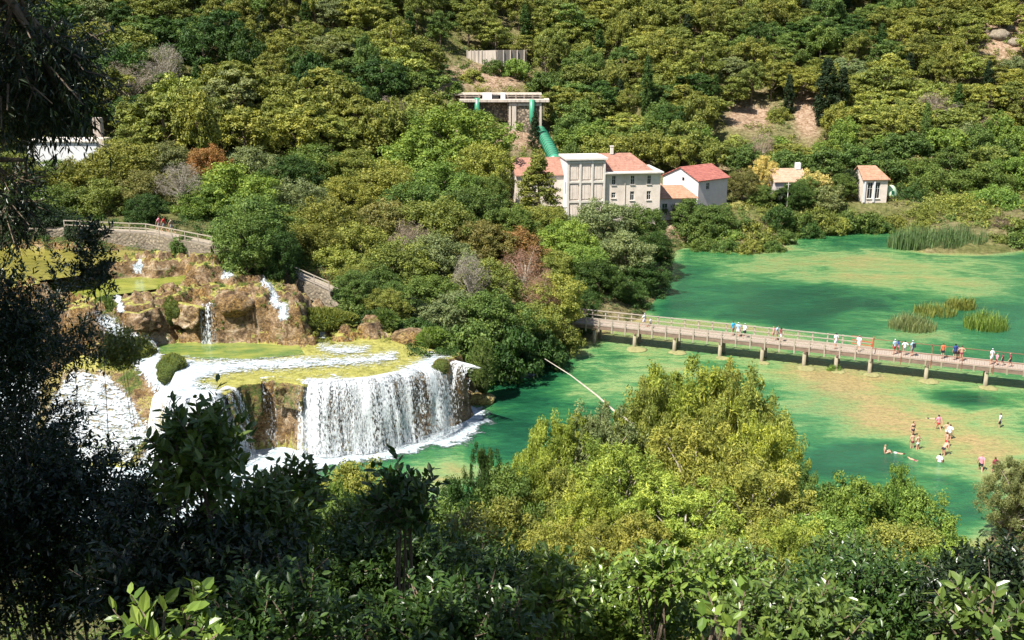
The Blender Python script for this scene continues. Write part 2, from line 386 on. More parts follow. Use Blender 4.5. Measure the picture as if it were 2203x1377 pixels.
tufa = link("travertine_terraces", arr_mesh("travertine_terraces", np.stack([X, Y, Zf], -1), f, [M_TUFA], {"algae": algae, "moss": moss, "grey": algae*0}, smooth=True)); setp(tufa, kind="structure")
TX, TY, TZ = xs, ys, Zf

# ------------------------------------------------------------------ water
def river_mat():
    m, nt, out = newmat("river water"); b = N(nt, 'ShaderNodeBsdfPrincipled')
    b.inputs['Roughness'].default_value = .12; b.inputs['IOR'].default_value = 1.33; b.inputs['Specular IOR Level'].default_value = .5
    v = coords(nt, 'Object', (.65, 1, 1)); vf = coords(nt, 'Object', (.4, 1, 1)); v1 = coords(nt)
    d = attr(nt, "depth").outputs['Fac']
    nb = math_(nt, 'SUBTRACT', noise(nt, v, .20, 8, .68, .5), .5); ns = math_(nt, 'SUBTRACT', noise(nt, vf, 1.4, 5, .7, .3), .5)
    nm = math_(nt, 'SUBTRACT', noise(nt, v, .07, 4, .6, .5), .5)
    d2 = math_(nt, 'ADD', math_(nt, 'ADD', math_(nt, 'MULTIPLY_ADD', nm, .45, d), math_(nt, 'MULTIPLY', nb, 1.25)), math_(nt, 'MULTIPLY', ns, .55), clamp=True)
    c = ramp(nt, [(0, (.32, .24, .11)), (.12, (.27, .25, .10)), (.25, (.22, .255, .095)), (.40, (.17, .27, .10)), (.53, (.06, .18, .06)), (.68, (.023, .118, .040)), (.82, (.011, .078, .033)), (1, (.006, .046, .022))], d2).outputs[0]
    tq = attr(nt, "teal").outputs['Fac']
    c = mixc(nt, c, (.035, .145, .072), math_(nt, 'MULTIPLY', tq, .6))
    peb = ramp(nt, [(.33, (.50, .55, .48)), (.5, (1, 1, 1)), (.67, (1.38, 1.33, 1.25))], noise(nt, v1, 2.2, 8, .85)).outputs[0]
    sh = math_(nt, 'SUBTRACT', 1.0, math_(nt, 'MULTIPLY', d2, 1.1), clamp=True)
    c = mixc(nt, c, peb, sh, 'MULTIPLY')
    fo = attr(nt, "foam").outputs['Fac']
    fn = noise(nt, v1, .9, 9, .78, .8)
    fm = ramp(nt, [(.42, (0, 0, 0)), (.60, (1, 1, 1))], math_(nt, 'ADD', fo, math_(nt, 'MULTIPLY', math_(nt, 'SUBTRACT', fn, .5), 1.9))).outputs[0]
    fcol = ramp(nt, [(.38, (.24, .33, .36)), (.5, (.42, .47, .50)), (.62, (.62, .64, .66))], noise(nt, v1, 2.2, 6, .7)).outputs[0]
    c = mixc(nt, c, fcol, fm); nt.links.new(c, b.inputs['Base Color'])
    nt.links.new(math_(nt, 'MULTIPLY_ADD', fm, .6, .12), b.inputs['Roughness'])
    w1 = noise(nt, vf, 2.2, 4, .6, .4); w2 = noise(nt, v, .5, 3, .5)
    hgt = math_(nt, 'ADD', math_(nt, 'MULTIPLY', w1, .35), math_(nt, 'MULTIPLY', w2, .6))
    hgt = math_(nt, 'ADD', hgt, math_(nt, 'MULTIPLY', fm, .6))
    hgt = math_(nt, 'ADD', hgt, math_(nt, 'MULTIPLY', noise(nt, vf, 7.0, 3, .6), .22))
    nt.links.new(bump(nt, hgt, 1.0, .34), b.inputs['Normal'])
    nt.links.new(b.outputs[0], out.inputs[0]); return m
M_RIVER = river_mat()
xs = seg((-70, 8, .6), (8, 110, .9), (110, 171, 4)); ys = seg((60, 112, .6), (112, 195, .9), (195, 203, 4))
X, Y, Z, f = grid_mesh(xs, ys, lambda a, b: 0*a)
U, V = proj(X, Y, Z)
depth = .70+.30*fbm(X/13, Y/8, 61, 4)
def addb(u, v, ru, rv, k, rot=0, p=2):
    global depth
    c, s = math.cos(R(rot)), math.sin(R(rot)); du = (U-u)*c+(V-v)*s; dv = -(U-u)*s+(V-v)*c
    depth = depth+k*np.exp(-((np.abs(du)/ru)**p+(np.abs(dv)/rv)**p))
for a in [(2070, 935, 190, 80, -.46, 10, 2), (1860, 850, 190, 60, -.36, 12, 2), (2150, 1060, 130, 60, -.45, 0, 2), (1760, 800, 120, 28, -.35, 8, 2), (2060, 815, 190, 30, -.34, 9, 2),
          (2050, 856, 100, 24, .42, 8, 2), (1960, 880, 60, 14, .2, 20, 2), (1850, 985, 110, 36, .62, -4, 3), (1760, 940, 80, 60, .10, 0, 2), (1820, 900, 230, 110, -.22, 0, 2), (1760, 560, 260, 40, -.16, 0, 2), (1400, 800, 160, 60, -.14, 0, 2), (1780, 600, 200, 22, -.12, 3, 2), (2090, 1080, 60, 55, .42, 0, 2), (1560, 745, 180, 20, -.25, 8, 2), (1380, 740, 120, 26, -.38, 5, 2), (1420, 800, 80, 22, -.20, 0, 2),
          (1500, 697, 150, 13, -.55, 5, 2), (1640, 712, 120, 9, -.4, 7, 2), (1260, 790, 60, 40, -.25, 0, 2), (1240, 850, 70, 24, -.30, 0, 2), (1100, 900, 120, 60, .22, 0, 2), (960, 1030, 60, 36, -.55, 0, 2), (1030, 1010, 60, 30, -.1, 0, 2),
          (1560, 640, 190, 50, .16, 0, 2), (1740, 655, 160, 45, .30, -5, 2), (1600, 570, 120, 25, -.12, 0, 2), (1900, 570, 260, 34, -.32, 4, 2), (2050, 620, 180, 25, -.28, 4, 2), (1840, 520, 120, 20, .12, 0, 2), (1960, 715, 110, 26, -.28, 5, 2), (1850, 690, 60, 12, -.2, 0, 2),
          (2180, 660, 60, 60, .15, 0, 2), (2190, 735, 60, 40, .1, 0, 2), (2130, 610, 90, 16, -.1, 0, 2), (1880, 740, 80, 14, -.22, 8, 2), (1400, 620, 80, 60, .35, 0, 2), (1330, 690, 60, 15, -.1, 0, 2), (2150, 950, 60, 60, -.15, 0, 2)]:
    addb(*a)
edge = polysd(X, Y, RIVER)
depth = np.clip(depth-.35*(1-sstep(0, 2.5, edge)), 0.02, 1)
teal = .55*blob(U, V, 1560, 640, 200, 60)+.5*blob(U, V, 2190, 640, 90, 130)+.7*blob(U, V, 1850, 985, 120, 40)+.4*blob(U, V, 2090, 1085, 70, 70)+.5*blob(U, V, 1760, 900, 90, 90)+.6*blob(U, V, 2190, 720, 90, 60)+.45*blob(U, V, 2000, 780, 200, 20)+.5*blob(U, V, 1950, 720, 260, 40)+.25*blob(U, V, 1000, 960, 200, 60)
BASE = [P(*q, 0) for q in [(150, 1000), (370, 985), (545, 1000), (600, 985), (655, 968), (750, 960), (820, 948), (900, 930), (960, 905), (1000, 882)]]
foam = .95*(1-sstep(1.5, 6.5, linedist(X, Y, BASE[4:9])+2.5*fbm(X/2.2, Y/2.2, 99, 3)))+.85*(1-sstep(.5, 9, linedist(X, Y, BASE[:3])))+.35*(1-sstep(.2, 1.2, linedist(X, Y, BASE[2:5])))+.55*(1-sstep(.3, 1.6, linedist(X, Y, BASE[8:])))
fx = [P(*q, 0) for q in [(1060, 815), (1095, 812), (1140, 808)]]
foam += .62*(1-sstep(.2, 1.6, linedist(X, Y, fx)))
foam += .95*blob(U, V, 400, 1060, 200, 60)+.9*blob(U, V, 150, 1050, 220, 110)
foam += .38*blob(U, V, 1480, 572, 22, 4)+.36*blob(U, V, 1560, 590, 40, 3)+.3*blob(U, V, 1000, 960, 60, 20)
river = link("river", arr_mesh("river", np.stack([X, Y, Z], -1), f, [M_RIVER], {"depth": depth, "teal": np.clip(teal, 0, 1), "foam": foam}, smooth=True)); setp(river, kind="structure")

def pool_mat(name, c0, c1, rough=.08):
    m, nt, out = newmat(name); b = N(nt, 'ShaderNodeBsdfPrincipled'); b.inputs['Roughness'].default_value = rough; b.inputs['IOR'].default_value = 1.33
    v = coords(nt, 'Object', (.5, 1, 1)); c = ramp(nt, [(.3, c0), (.65, c1)], noise(nt, v, .7, 6, .65, .5)).outputs[0]
    nt.links.new(c, b.inputs['Base Color']); nt.links.new(bump(nt, noise(nt, v, 2.5, 4), .4, .08), b.inputs['Normal'])
    nt.links.new(b.outputs[0], out.inputs[0]); return m
PM = [pool_mat("olive pool water", (.10, .14, .02), (.26, .27, .05)), pool_mat("mustard pool water", (.12, .115, .02), (.27, .235, .05)), pool_mat("green pool water", (.02, .11, .03), (.24, .26, .06))]
for (zp, pg), pm in zip(POOLS, PM):
    pts = np.array(pg); c = pts.mean(0); pts = c+(pts-c)*1.03
    a = link("pool_water", arr_mesh("pool_water", [(x, y, zp) for x, y in pts], np.arange(len(pts))[None, :], [pm])); setp(a, kind="structure")

# white water that runs over the rock: copies of the rock surface a hand above it
def stream_mat():
    m, nt, out = newmat("white water"); b = N(nt, 'ShaderNodeBsdfPrincipled'); b.inputs['Roughness'].default_value = .45; b.inputs['IOR'].default_value = 1.33
    v = coords(nt); vs = coords(nt, 'Object', (.7, 1.9, .5))
    n = noise(nt, vs, 1.5, 8, .75, .9); n2 = noise(nt, v, 4.5, 6, .7)
    c = ramp(nt, [(.34, (.16, .22, .25)), (.44, (.38, .45, .49)), (.53, (.62, .66, .69)), (.66, (.78, .80, .82))], n).outputs[0]
    nt.links.new(c, b.inputs['Base Color'])
    nt.links.new(bump(nt, math_(nt, 'ADD', n, n2), .8, .25), b.inputs['Normal'])
    a = attr(nt, "foam").outputs['Fac']
    al = ramp(nt, [(.34, (0, 0, 0)), (.62, (1, 1, 1))], math_(nt, 'ADD', a, math_(nt, 'MULTIPLY', math_(nt, 'SUBTRACT', math_(nt, 'MULTIPLY_ADD', n2, .5, math_(nt, 'MULTIPLY', n, .5)), .5), 3.0))).outputs[0]
    nt.links.new(al, b.inputs['Alpha'])
    nt.links.new(b.outputs[0], out.inputs[0]); return m
M_WHITE = stream_mat()
from functools import lru_cache
def lerpH(x, y):
    i = np.clip(((x-TX[0])/.2), 0, len(TX)-1.001); j = np.clip(((y-TY[0])/.2), 0, len(TY)-1.001)
    ii, jj = i.astype(int), j.astype(int); fx, fy = i-ii, j-jj
    return (TZ[jj, ii]*(1-fx)+TZ[jj, ii+1]*fx)*(1-fy)+(TZ[jj+1, ii]*(1-fx)+TZ[jj+1, ii+1]*fx)*fy
Xt, Yt = np.meshgrid(TX, TY); Ut, Vt = proj(Xt, Yt, TZ)
def stream(name, polys, lift=.12, soft=12.0, extra=0.0):
    """polys: photo-pixel outlines of the places where the rock runs white"""
    a = np.full(Xt.shape, -9.)
    for pg in polys: a = np.maximum(a, polysd(Ut, Vt, pg)/soft)
    a = np.clip(.5+a*.3, 0, 1.0)+extra
    vis = a > .05
    i = np.arange(Xt.size).reshape(Xt.shape); q = np.stack([i[:-1, :-1], i[:-1, 1:], i[1:, 1:], i[1:, :-1]], -1).reshape(-1, 4)
    keep = vis.ravel()[q].any(1); q = q[keep]; used = np.unique(q); re = np.full(Xt.size, -1); re[used] = np.arange(len(used))
    z = TZ+lift+.07*fbm(Xt/.6, Yt/.6, 91, 3)
    co = np.stack([Xt, Yt, z], -1).reshape(-1, 3)[used]
    o = link(name, arr_mesh(name, co, re[q], [M_WHITE], {"foam": a.ravel()[used]}, smooth=True)); setp(o, kind="structure"); return o
stream("rapids", [
  [(330, 735), (345, 772), (440, 780), (560, 778), (700, 775), (790, 772), (850, 764), (850, 772), (780, 783), (690, 788), (560, 794), (470, 805), (420, 822), (480, 845), (505, 900), (560, 1010), (300, 1000), (370, 900), (330, 830), (300, 800), (270, 745), (215, 700), (200, 680), (225, 680), (280, 720)],
  [(655, 828), (720, 815), (790, 830), (845, 806), (890, 786), (930, 765), (965, 775), (940, 800), (840, 822), (750, 838), (655, 842)],
  [(690, 748), (740, 750), (790, 752), (760, 762), (720, 760)],
  [(-50, 700), (60, 690), (90, 780), (60, 1010), (-60, 1010)]])
stream("side_chute", [[(150, 785), (235, 798), (290, 850), (360, 965), (330, 1010), (60, 1010), (100, 850)]], extra=-.46)
stream("side_trickles", [[(484, 560), (497, 562), (502, 595), (480, 600)], [(555, 598), (575, 600), (598, 640), (600, 665), (585, 660), (580, 625)], [(244, 638), (258, 640), (272, 690), (262, 695)],
  [(285, 575), (302, 560), (312, 585), (290, 590)], [(600, 655), (618, 655), (620, 690), (600, 690)], [(170, 598), (195, 596), (200, 612), (180, 612)], [(690, 705), (700, 705), (700, 735), (685, 735)]], soft=5, extra=-.03)

# falling curtains
def fall_mat(name, dens, col=(.68, .71, .73)):
    m, nt, out = newmat(name); b = N(nt, 'ShaderNodeBsdfPrincipled'); b.inputs['Roughness'].default_value = .5; b.inputs['IOR'].default_value = 1.33
    uv = coords(nt, 'UV', (1, 1, 1)); s1 = coords(nt, 'UV', (1.5, .13, 1)); s2 = coords(nt, 'UV', (9, 3.2, 1)); s0 = coords(nt, 'UV', (.45, .05, 1))
    n0 = noise(nt, s0, 1.0, 3, .5); n1 = noise(nt, s1, 1.0, 6, .7, .3); n2 = noise(nt, s2, 1.0, 5, .7)
    t = N(nt, 'ShaderNodeSeparateXYZ'); nt.links.new(uv, t.inputs[0])
    k = math_(nt, 'ADD', math_(nt, 'MULTIPLY', math_(nt, 'SUBTRACT', n0, .5), 1.6), math_(nt, 'MULTIPLY', math_(nt, 'SUBTRACT', n1, .5), 1.45))
    k = math_(nt, 'ADD', k, math_(nt, 'MULTIPLY', math_(nt, 'SUBTRACT', n2, .5), 2.1))
    k = math_(nt, 'ADD', k, attr(nt, "dens").outputs['Fac'])
    al = ramp(nt, [(.36, (0, 0, 0)), (.62, (1, 1, 1))], math_(nt, 'ADD', k, dens)).outputs[0]
    c = ramp(nt, [(.32, tuple(q*.45 for q in col)), (.46, tuple(q*.75 for q in col)), (.62, col)], math_(nt, 'MULTIPLY_ADD', n2, .5, math_(nt, 'MULTIPLY', n1, .5))).outputs[0]
    nt.links.new(c, b.inputs['Base Color']); nt.links.new(al, b.inputs['Alpha'])
    tr = N(nt, 'ShaderNodeBsdfTranslucent'); tr.inputs[0].default_value = (.8, .85, .9, 1)
    nt.links.new(bump(nt, math_(nt, 'ADD', n1, n2), .7, .15), b.inputs['Normal'])
    nt.links.new(b.outputs[0], out.inputs[0]); return m
M_FALL = fall_mat("falling water", .12); M_THIN = fall_mat("thin falling water", -.12)
def poly_interp(pts, n):
    p = np.array(pts, float); d = np.concatenate([[0], np.cumsum(np.hypot(*(p[1:, :2]-p[:-1, :2]).T))]); s = np.linspace(0, d[-1], n)
    return s, np.stack([np.interp(s, d, p[:, k]) for k in range(p.shape[1])], -1)
def curtain(name, top, base_z, mat, out_=1.6, back=.8, step=.18, seed=0, ragged=0.0, rough=.25, dens=None, thick=0, kind="structure", parent=None, side=1, attrs=None):
    """top: (u, v, z) points along a lip from left to right; water or rock hanging from it. base_z: one height or one per point"""
    bz = base_z if hasattr(base_z, '__len__') else [base_z]*len(top); dn = dens or [0]*len(top)
    pts = [(*P(u, v, z), z, b, d) for (u, v, z), b, d in zip(top, bz, dn)]
    L = sum(math.hypot(a[0]-b[0], a[1]-b[1]) for a, b in zip(pts[1:], pts[:-1])); n = max(6, int(L/step))
    s, p = poly_interp(pts, n)
    tx = np.gradient(p[:, 0]); ty = np.gradient(p[:, 1])
    k = np.ones(9)/9; pad = lambda a: np.convolve(np.pad(a, 4, mode='edge'), k, 'valid')
    tx, ty = pad(tx), pad(ty); ln = np.hypot(tx, ty); nx, ny = ty/ln*side, -tx/ln*side
    rows = [(-1, 0)]+[(q, 1) for q in np.linspace(0, 1, 26)]
    co = []; uv = []; dd = []
    drop = p[:, 2]-p[:, 3]
    drop = drop*(1-ragged*(fbm(s/.8+seed, s*0+3, seed+5, 4)+.5))
    for t, kk in rows:
        o = -back if kk == 0 else out_*t**.55
        o = o+rough*fbm(s/.7, np.full_like(s, t*3+seed), seed+2, 3)*(.3+t)*2*(kk)
        z = p[:, 2]+(-.5 if thick else .1) if kk == 0 else p[:, 2]+.12-drop*t**1.35
        co.append(np.stack([p[:, 0]+nx*o, p[:, 1]+ny*o, z], -1)); uv.append(np.stack([s+seed*13.7, (np.maximum(t, 0)*drop*1.0)], -1)); dd.append(p[:, 4]+(0.35 if kk == 0 else .25*(1-t)*0))
    co = np.array(co); uv = np.array(uv); m, n = co.shape[:2]; i = np.arange(m*n).reshape(m, n)
    f = np.stack([i[:-1, :-1], i[:-1, 1:], i[1:, 1:], i[1:, :-1]], -1).reshape(-1, 4)[:, ::-1]
    at = {"dens": np.array(dd).ravel()}
    if attrs:
        for kx, vv in attrs.items(): at[kx] = np.repeat([vv+(.7*max(0, .12-t)/.12 if kx == 'algae' else -.5*(t < .05) if kx == 'moss' else 0) for t, _ in rows], n)
    o = link(name, arr_mesh(name, co.reshape(-1, 3), f, [mat], at, uv.reshape(-1, 2), smooth=True), parent)
    if thick:
        md = o.modifiers.new("t", 'SOLIDIFY'); md.thickness = thick
    return setp(o, kind=kind)
curtain("waterfall", [(653, 822, 6.1), (700, 826, 6.1), (750, 822, 6.1), (800, 818, 6.1), (850, 808, 6.1), (905, 800, 6.1), (948, 788, 6.1)], 0, M_FALL, out_=2.0, seed=1, dens=[.5, .4, .22, .42, .3, .36, .2])
curtain("waterfall", [(653, 824, 6.0), (720, 828, 6.0), (800, 821, 6.0), (850, 811, 6.0), (905, 803, 6.0), (950, 791, 6.0)], 0, M_FALL, out_=1.4, seed=4, dens=[.5, .4, .35, .35, .35, .2])
curtain("waterfall", [(650, 820, 6.2), (700, 824, 6.2), (750, 820, 6.2), (800, 816, 6.2), (850, 806, 6.2), (905, 797, 6.2), (955, 787, 6.2)], -.1, M_THIN, out_=2.7, seed=31, rough=.5, dens=[.15, .1, .0, .1, 0, .1, .05])
curtain("waterfall", [(1040, 783, 2.6), (1052, 786, 2.6), (1064, 790, 2.5)], 0, M_FALL, out_=2.6, back=.5, seed=41, dens=[.2, .3, .1])
curtain("waterfall", [(968, 782, 6.1), (1000, 790, 6.1), (1022, 798, 6.0)], 0, M_FALL, out_=1.3, seed=7, dens=[.25, .3, .1])
curtain("waterfall", [(340, 846, 6), (400, 860, 6.1), (470, 856, 6.1), (497, 838, 6.1), (505, 834, 6.1)], 0, M_FALL, out_=1.8, seed=9, dens=[.5, .45, .4, .2, -.1])
curtain("waterfall", [(562, 820, 6.1), (592, 817, 6.1)], 0, M_THIN, out_=1.0, seed=12, dens=[.42, .4], ragged=0)
curtain("waterfall", [(592, 818, 6.1), (655, 826, 6.1)], 0, M_THIN, out_=1.2, seed=14, dens=[.1, .1])
curtain("waterfall", [(433, 657, 9.75), (467, 657, 9.75)], 6.0, M_FALL, out_=1.0, seed=17, rough=.15, dens=[.2, .25])
# rock drapes under the lips
M_DRAPE = M_TUFA
curtain("rock_drape", [(488, 846, 6), (520, 828, 6), (560, 824, 6), (562, 824, 6)], [2.2, 1.5, 2.2, 2.0], M_DRAPE, out_=.7, back=2.5, seed=21, ragged=.55, rough=.6, thick=.3, attrs={"algae": .2, "moss": .55, "grey": 0})
curtain("rock_drape", [(592, 822, 6), (620, 822, 6), (656, 830, 6)], [2.6, 3.0, 2.8], M_DRAPE, out_=.6, back=2.5, seed=24, ragged=.4, rough=.6, thick=.3, attrs={"algae": .35, "moss": .4, "grey": 0})
curtain("rock_drape", [(385, 652, 9.7), (410, 657, 9.7), (432, 662, 9.7)], [7.6, 6.8, 7.2], M_DRAPE, out_=.8, back=1.8, seed=26, ragged=.45, rough=.6, thick=.3, attrs={"algae": .3, "moss": .1, "grey": 0})
curtain("rock_drape", [(270, 672, 9.5), (300, 676, 9.5), (345, 655, 9.5)], [7.0, 6.9, 7.6], M_DRAPE, out_=.9, back=1.8, seed=28, ragged=.5, rough=.7, thick=.3, attrs={"algae": .2, "moss": .2, "grey": 0})
# ------------------------------------------------------------------ foliage
def leaf_mat(name, trans=.28, rough=.6, spec=.25, vary=.55):
    m, nt, out = newmat(name)
    oi = nt.nodes.new('ShaderNodeObjectInfo'); t = attr(nt, "tint").outputs['Fac']
    f = math_(nt, 'MULTIPLY_ADD', t, vary*1.7, 1-vary*.85)
    hs = nt.nodes.new('ShaderNodeHueSaturation'); nt.links.new(oi.outputs['Color'], hs.inputs['Color'])
    nt.links.new(math_(nt, 'MULTIPLY_ADD', t, -.045, .52), hs.inputs['Hue']); nt.links.new(f, hs.inputs['Value'])
    hs.inputs['Saturation'].default_value = 1.0
    b = N(nt, 'ShaderNodeBsdfPrincipled'); b.inputs['Roughness'].default_value = rough; b.inputs['Specular IOR Level'].default_value = spec
    nt.links.new(hs.outputs[0], b.inputs['Base Color'])
    tr = nt.nodes.new('ShaderNodeBsdfTranslucent'); nt.links.new(mixc(nt, hs.outputs[0], (1.0, 1.0, .35), 1.0, 'MULTIPLY'), tr.inputs[0])
    mx = nt.nodes.new('ShaderNodeMixShader'); mx.inputs[0].default_value = trans
    nt.links.new(b.outputs[0], mx.inputs[1]); nt.links.new(tr.outputs[0], mx.inputs[2]); nt.links.new(mx.outputs[0], out.inputs[0]); return m
M_LEAF = leaf_mat("foliage"); M_GLOSSY = leaf_mat("glossy foliage", .25, .32, .5, .5)
M_BARK = simple("bark", (.16, .12, .085), .9, .4, 6, bmp=.02); M_PALE = simple("bleached wood", (.42, .37, .30), .8, .2, 8, bmp=.01)
def unit(a): return a/np.maximum(np.linalg.norm(a, axis=1, keepdims=True), 1e-6)
def quads(c, n, L, W, rng, up=None):
    """rhombic leaves at c facing n"""
    t = unit(np.cross(n, unit(rng.normal(size=n.shape)))) if up is None else unit(up+rng.normal(size=n.shape)*.3)
    b = unit(np.cross(n, t)); L = L[:, None]/2; W = W[:, None]/2
    v = np.stack([c-t*L, c+b*W+t*L*.1, c+t*L, c-b*W+t*L*.1], 1)
    return v.reshape(-1, 3)
def leaves_mesh(name, v, tint, mat=M_LEAF):
    f = np.arange(len(v)).reshape(-1, 4)
    return arr_mesh(name, v, f, [mat], {"tint": np.repeat(tint, 4)})
def clumps(rng, cen, rad, nl, L, W, flat=1.0, spread=.55, upb=.25):
    """nl leaves round each clump centre"""
    k = np.repeat(np.arange(len(cen)), nl)
    d = unit(rng.normal(size=(len(k), 3))+np.array([0, 0, upb*1.2])); r = rad[k]*rng.random(len(k))**.33
    r = r*(1+.35*rng.normal(size=len(k))*.5)
    p = cen[k]+d*r[:, None]*np.array([1, 1, flat]); n = unit(d+rng.normal(size=d.shape)*spread+np.array([0, 0, upb]))
    s = rng.uniform(.65, 1.3, len(k))
    tint = np.clip(.5+.22*rng.normal(size=len(k))+.16*rng.normal(size=len(cen))[k], 0, 1)
    return quads(p, n, L*s, W*s, rng), tint
def crown_pts(rng, n, Hc, Rz, Rxy, low=-.35, jag=.3, inner=.25):
    d = unit(rng.normal(size=(n*3, 3))); d = d[d[:, 2] > low][:n]
    ph = rng.uniform(0, 6, 3); az = np.arctan2(d[:, 1], d[:, 0])
    lob = 1+jag*(np.sin(az*2+ph[0])*.4+np.sin(az*3+d[:, 2]*3+ph[1])*.4+rng.normal(size=len(d))*.45)
    rr = np.where(rng.random(len(d)) < inner, rng.uniform(.3, .8, len(d)), rng.uniform(.82, 1.0, len(d)))
    return np.stack([d[:, 0]*Rxy*lob*rr, d[:, 1]*Rxy*lob*rr, Hc+d[:, 2]*Rz*rr*(1+.12*rng.normal(size=len(d)))], -1)
def trunk_mesh(name, rng, Ht, r0, limbs, mat=M_BARK, n=6):
    m = MB(); lean = rng.normal(size=2)*.03*Ht
    pts = [(lean[0]*t*t, lean[1]*t*t, Ht*t-.6*(t == 0)) for t in (0, .3, .6, 1)]
    m.tube(pts, [r0*1.25, r0*.95, r0*.7, r0*.3], n)
    for c in limbs:
        z0 = min(Ht*.9, max(Ht*.25, c[2]*.55)); a = Vector((lean[0]*(z0/Ht)**2, lean[1]*(z0/Ht)**2, z0)); b = Vector(c)
        mid = a.lerp(b, .5)+Vector((0, 0, (b-a).length*.08)); m.tube([a, mid, b], [r0*.42, r0*.28, r0*.1], 5, cap=False)
    return m.mesh(name, mat, True)
TPL = {}
def template(kind, seed):
    rng = np.random.default_rng(seed*7+len(kind)*31)
    if kind == 'pine':
        H_, W_ = 9, 7.5; c = crown_pts(rng, 60, 5.3, 3.4, 3.1, -.75, .35, .2); rad = rng.uniform(.6, 1.15, len(c))
        v, t = clumps(rng, c, rad, 120, .46, .17, .55, .6, .35); Ht = 7.5; r0 = .2
    elif kind == 'round':
        H_, W_ = 8, 8; c = crown_pts(rng, 80, 4.6, 3.1, 3.3, -.6, .25, .2); rad = rng.uniform(.6, 1.1, len(c))
        v, t = clumps(rng, c, rad, 120, .36, .22, .8, .5, .2); Ht = 5.5; r0 = .2
    elif kind == 'detail':
        H_, W_ = 9, 9; c = crown_pts(rng, 190, 5.0, 3.8, 3.8, -.75, .28, .25); rad = rng.uniform(.45, .95, len(c))
        v, t = clumps(rng, c, rad, 125, .25, .13, .75, .55, .2); Ht = 6.5; r0 = .22
    elif kind == 'bush':
        H_, W_ = 4, 5.5; c = crown_pts(rng, 60, 1.7, 1.9, 2.3, -.5, .25, .3); rad = rng.uniform(.4, .75, len(c))
        v, t = clumps(rng, c, rad, 110, .26, .14, .8, .5, .2); Ht = 2; r0 = .09
    elif kind == 'willow':
        H_, W_ = 9, 9; c = crown_pts(rng, 300, 4.6, 4.0, 4.1, -.8, .36, .35); rad = rng.uniform(.25, .7, len(c))
        v, t = clumps(rng, c, rad, 150, .27, .075, 1.0, .8, .2); Ht = 7; r0 = .16
    elif kind == 'cypress':
        H_, W_ = 12, 3; z = rng.uniform(.3, 11.6, 120); prof = 1.25*np.clip((12-z)/5, 0.08, 1)**.7*np.clip(z/1.2, .3, 1); a = rng.uniform(0, 6.28, 120); rr = prof*rng.uniform(.45, 1, 120)
        c = np.stack([np.cos(a)*rr, np.sin(a)*rr, z], -1); v, t = clumps(rng, c, np.full(120, .48), 55, .42, .16, 1.5, .4, .1); Ht = 10; r0 = .14
    elif kind == 'conifer':
        H_, W_ = 13, 7; z = rng.uniform(1.2, 12.6, 170); prof = 3.3*np.clip((13-z)/11, 0.03, 1)**.8; a = rng.uniform(0, 6.28, 170); rr = prof*rng.uniform(.5, 1.05, 170)
        c = np.stack([np.cos(a)*rr, np.sin(a)*rr, z-rr*.15], -1); v, t = clumps(rng, c, .45+.12*prof, 90, .34, .14, .6, .5, .2); Ht = 12.4; r0 = .22
    elif kind == 'bare':
        H_, W_ = 7, 5.5; c = crown_pts(rng, 60, 4.0, 2.7, 2.3, -.4, .3, .3); v, t = clumps(rng, c, rng.uniform(.5, .9, len(c)), 60, .42, .035, .9, 1.0, .1); Ht = 5; r0 = .12
    cr = leaves_mesh(kind+"_crown", v, t); limbs = c[rng.choice(len(c), {'bare': 40, 'willow': 45}.get(kind, 9), replace=False)]
    return dict(crown=cr, trunk=trunk_mesh(kind+"_trunk", rng, Ht, r0, limbs if kind != 'cypress' else [], M_PALE if kind in ('bare', 'willow') else M_BARK), H=H_, W=W_)
for k, n in (('pine', 5), ('round', 4), ('detail', 4), ('bush', 4), ('willow', 3), ('cypress', 2), ('conifer', 1), ('bare', 2)):
    TPL[k] = [template(k, s) for s in range(n)]
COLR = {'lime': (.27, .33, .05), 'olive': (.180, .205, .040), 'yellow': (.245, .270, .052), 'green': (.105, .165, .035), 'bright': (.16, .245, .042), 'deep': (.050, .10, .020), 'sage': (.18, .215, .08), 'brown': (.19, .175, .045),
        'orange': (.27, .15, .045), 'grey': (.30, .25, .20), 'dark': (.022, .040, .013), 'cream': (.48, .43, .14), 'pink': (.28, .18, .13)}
WORD = {'lime': 'lime green', 'olive': 'olive', 'yellow': 'yellowish', 'green': 'green', 'bright': 'bright', 'deep': 'deep green', 'sage': 'greyish', 'brown': 'brownish', 'orange': 'rusty', 'grey': 'grey', 'dark': 'dark green', 'cream': 'cream', 'pink': 'pinkish brown'}
rnd = random.Random(5)
TREES = []       # (object, kind word, colour word, size word, u, v, Y, H)
NAMES = {'pine': ('pine_tree', 'pine', 'pine'), 'round': ('broadleaf_tree', 'leafy tree', 'tree'), 'detail': ('broadleaf_tree', 'leafy tree', 'tree'), 'bush': ('shrub', 'shrub', 'shrub'), 'willow': ('willow_tree', 'feathery tree', 'tree'),
         'cypress': ('cypress_tree', 'cypress', 'cypress'), 'conifer': ('conifer_tree', 'conifer', 'conifer'), 'bare': ('bare_tree', 'leafless tree', 'tree')}
def put_tree(kind, x, y, z, h, w, col, label=None, zone=None):
    t = rnd.choice(TPL[kind]); nm, word, cat = NAMES[kind]
    root = empty(nm, (x, y, z), rnd.uniform(0, 6.28)); sx = w/t['W']; sz = h/t['H']; sx = max(sx, .15)
    root.scale = (sx, sx, sz)
    k = rnd.uniform(.85, 1.15); g = rnd.uniform(-.08, .08); b = COLR[col]
    cr = link("crown", t['crown'], root); cr.color = (b[0]*k*(1+g), b[1]*k, b[2]*k*(1-g), 1)
    link("trunk", t['trunk'], root)
    root["category"] = cat
    u, v = proj(x, y, z+h)
    TREES.append([root, word, col, h, w, float(u), float(v), y, label, zone])
    return root
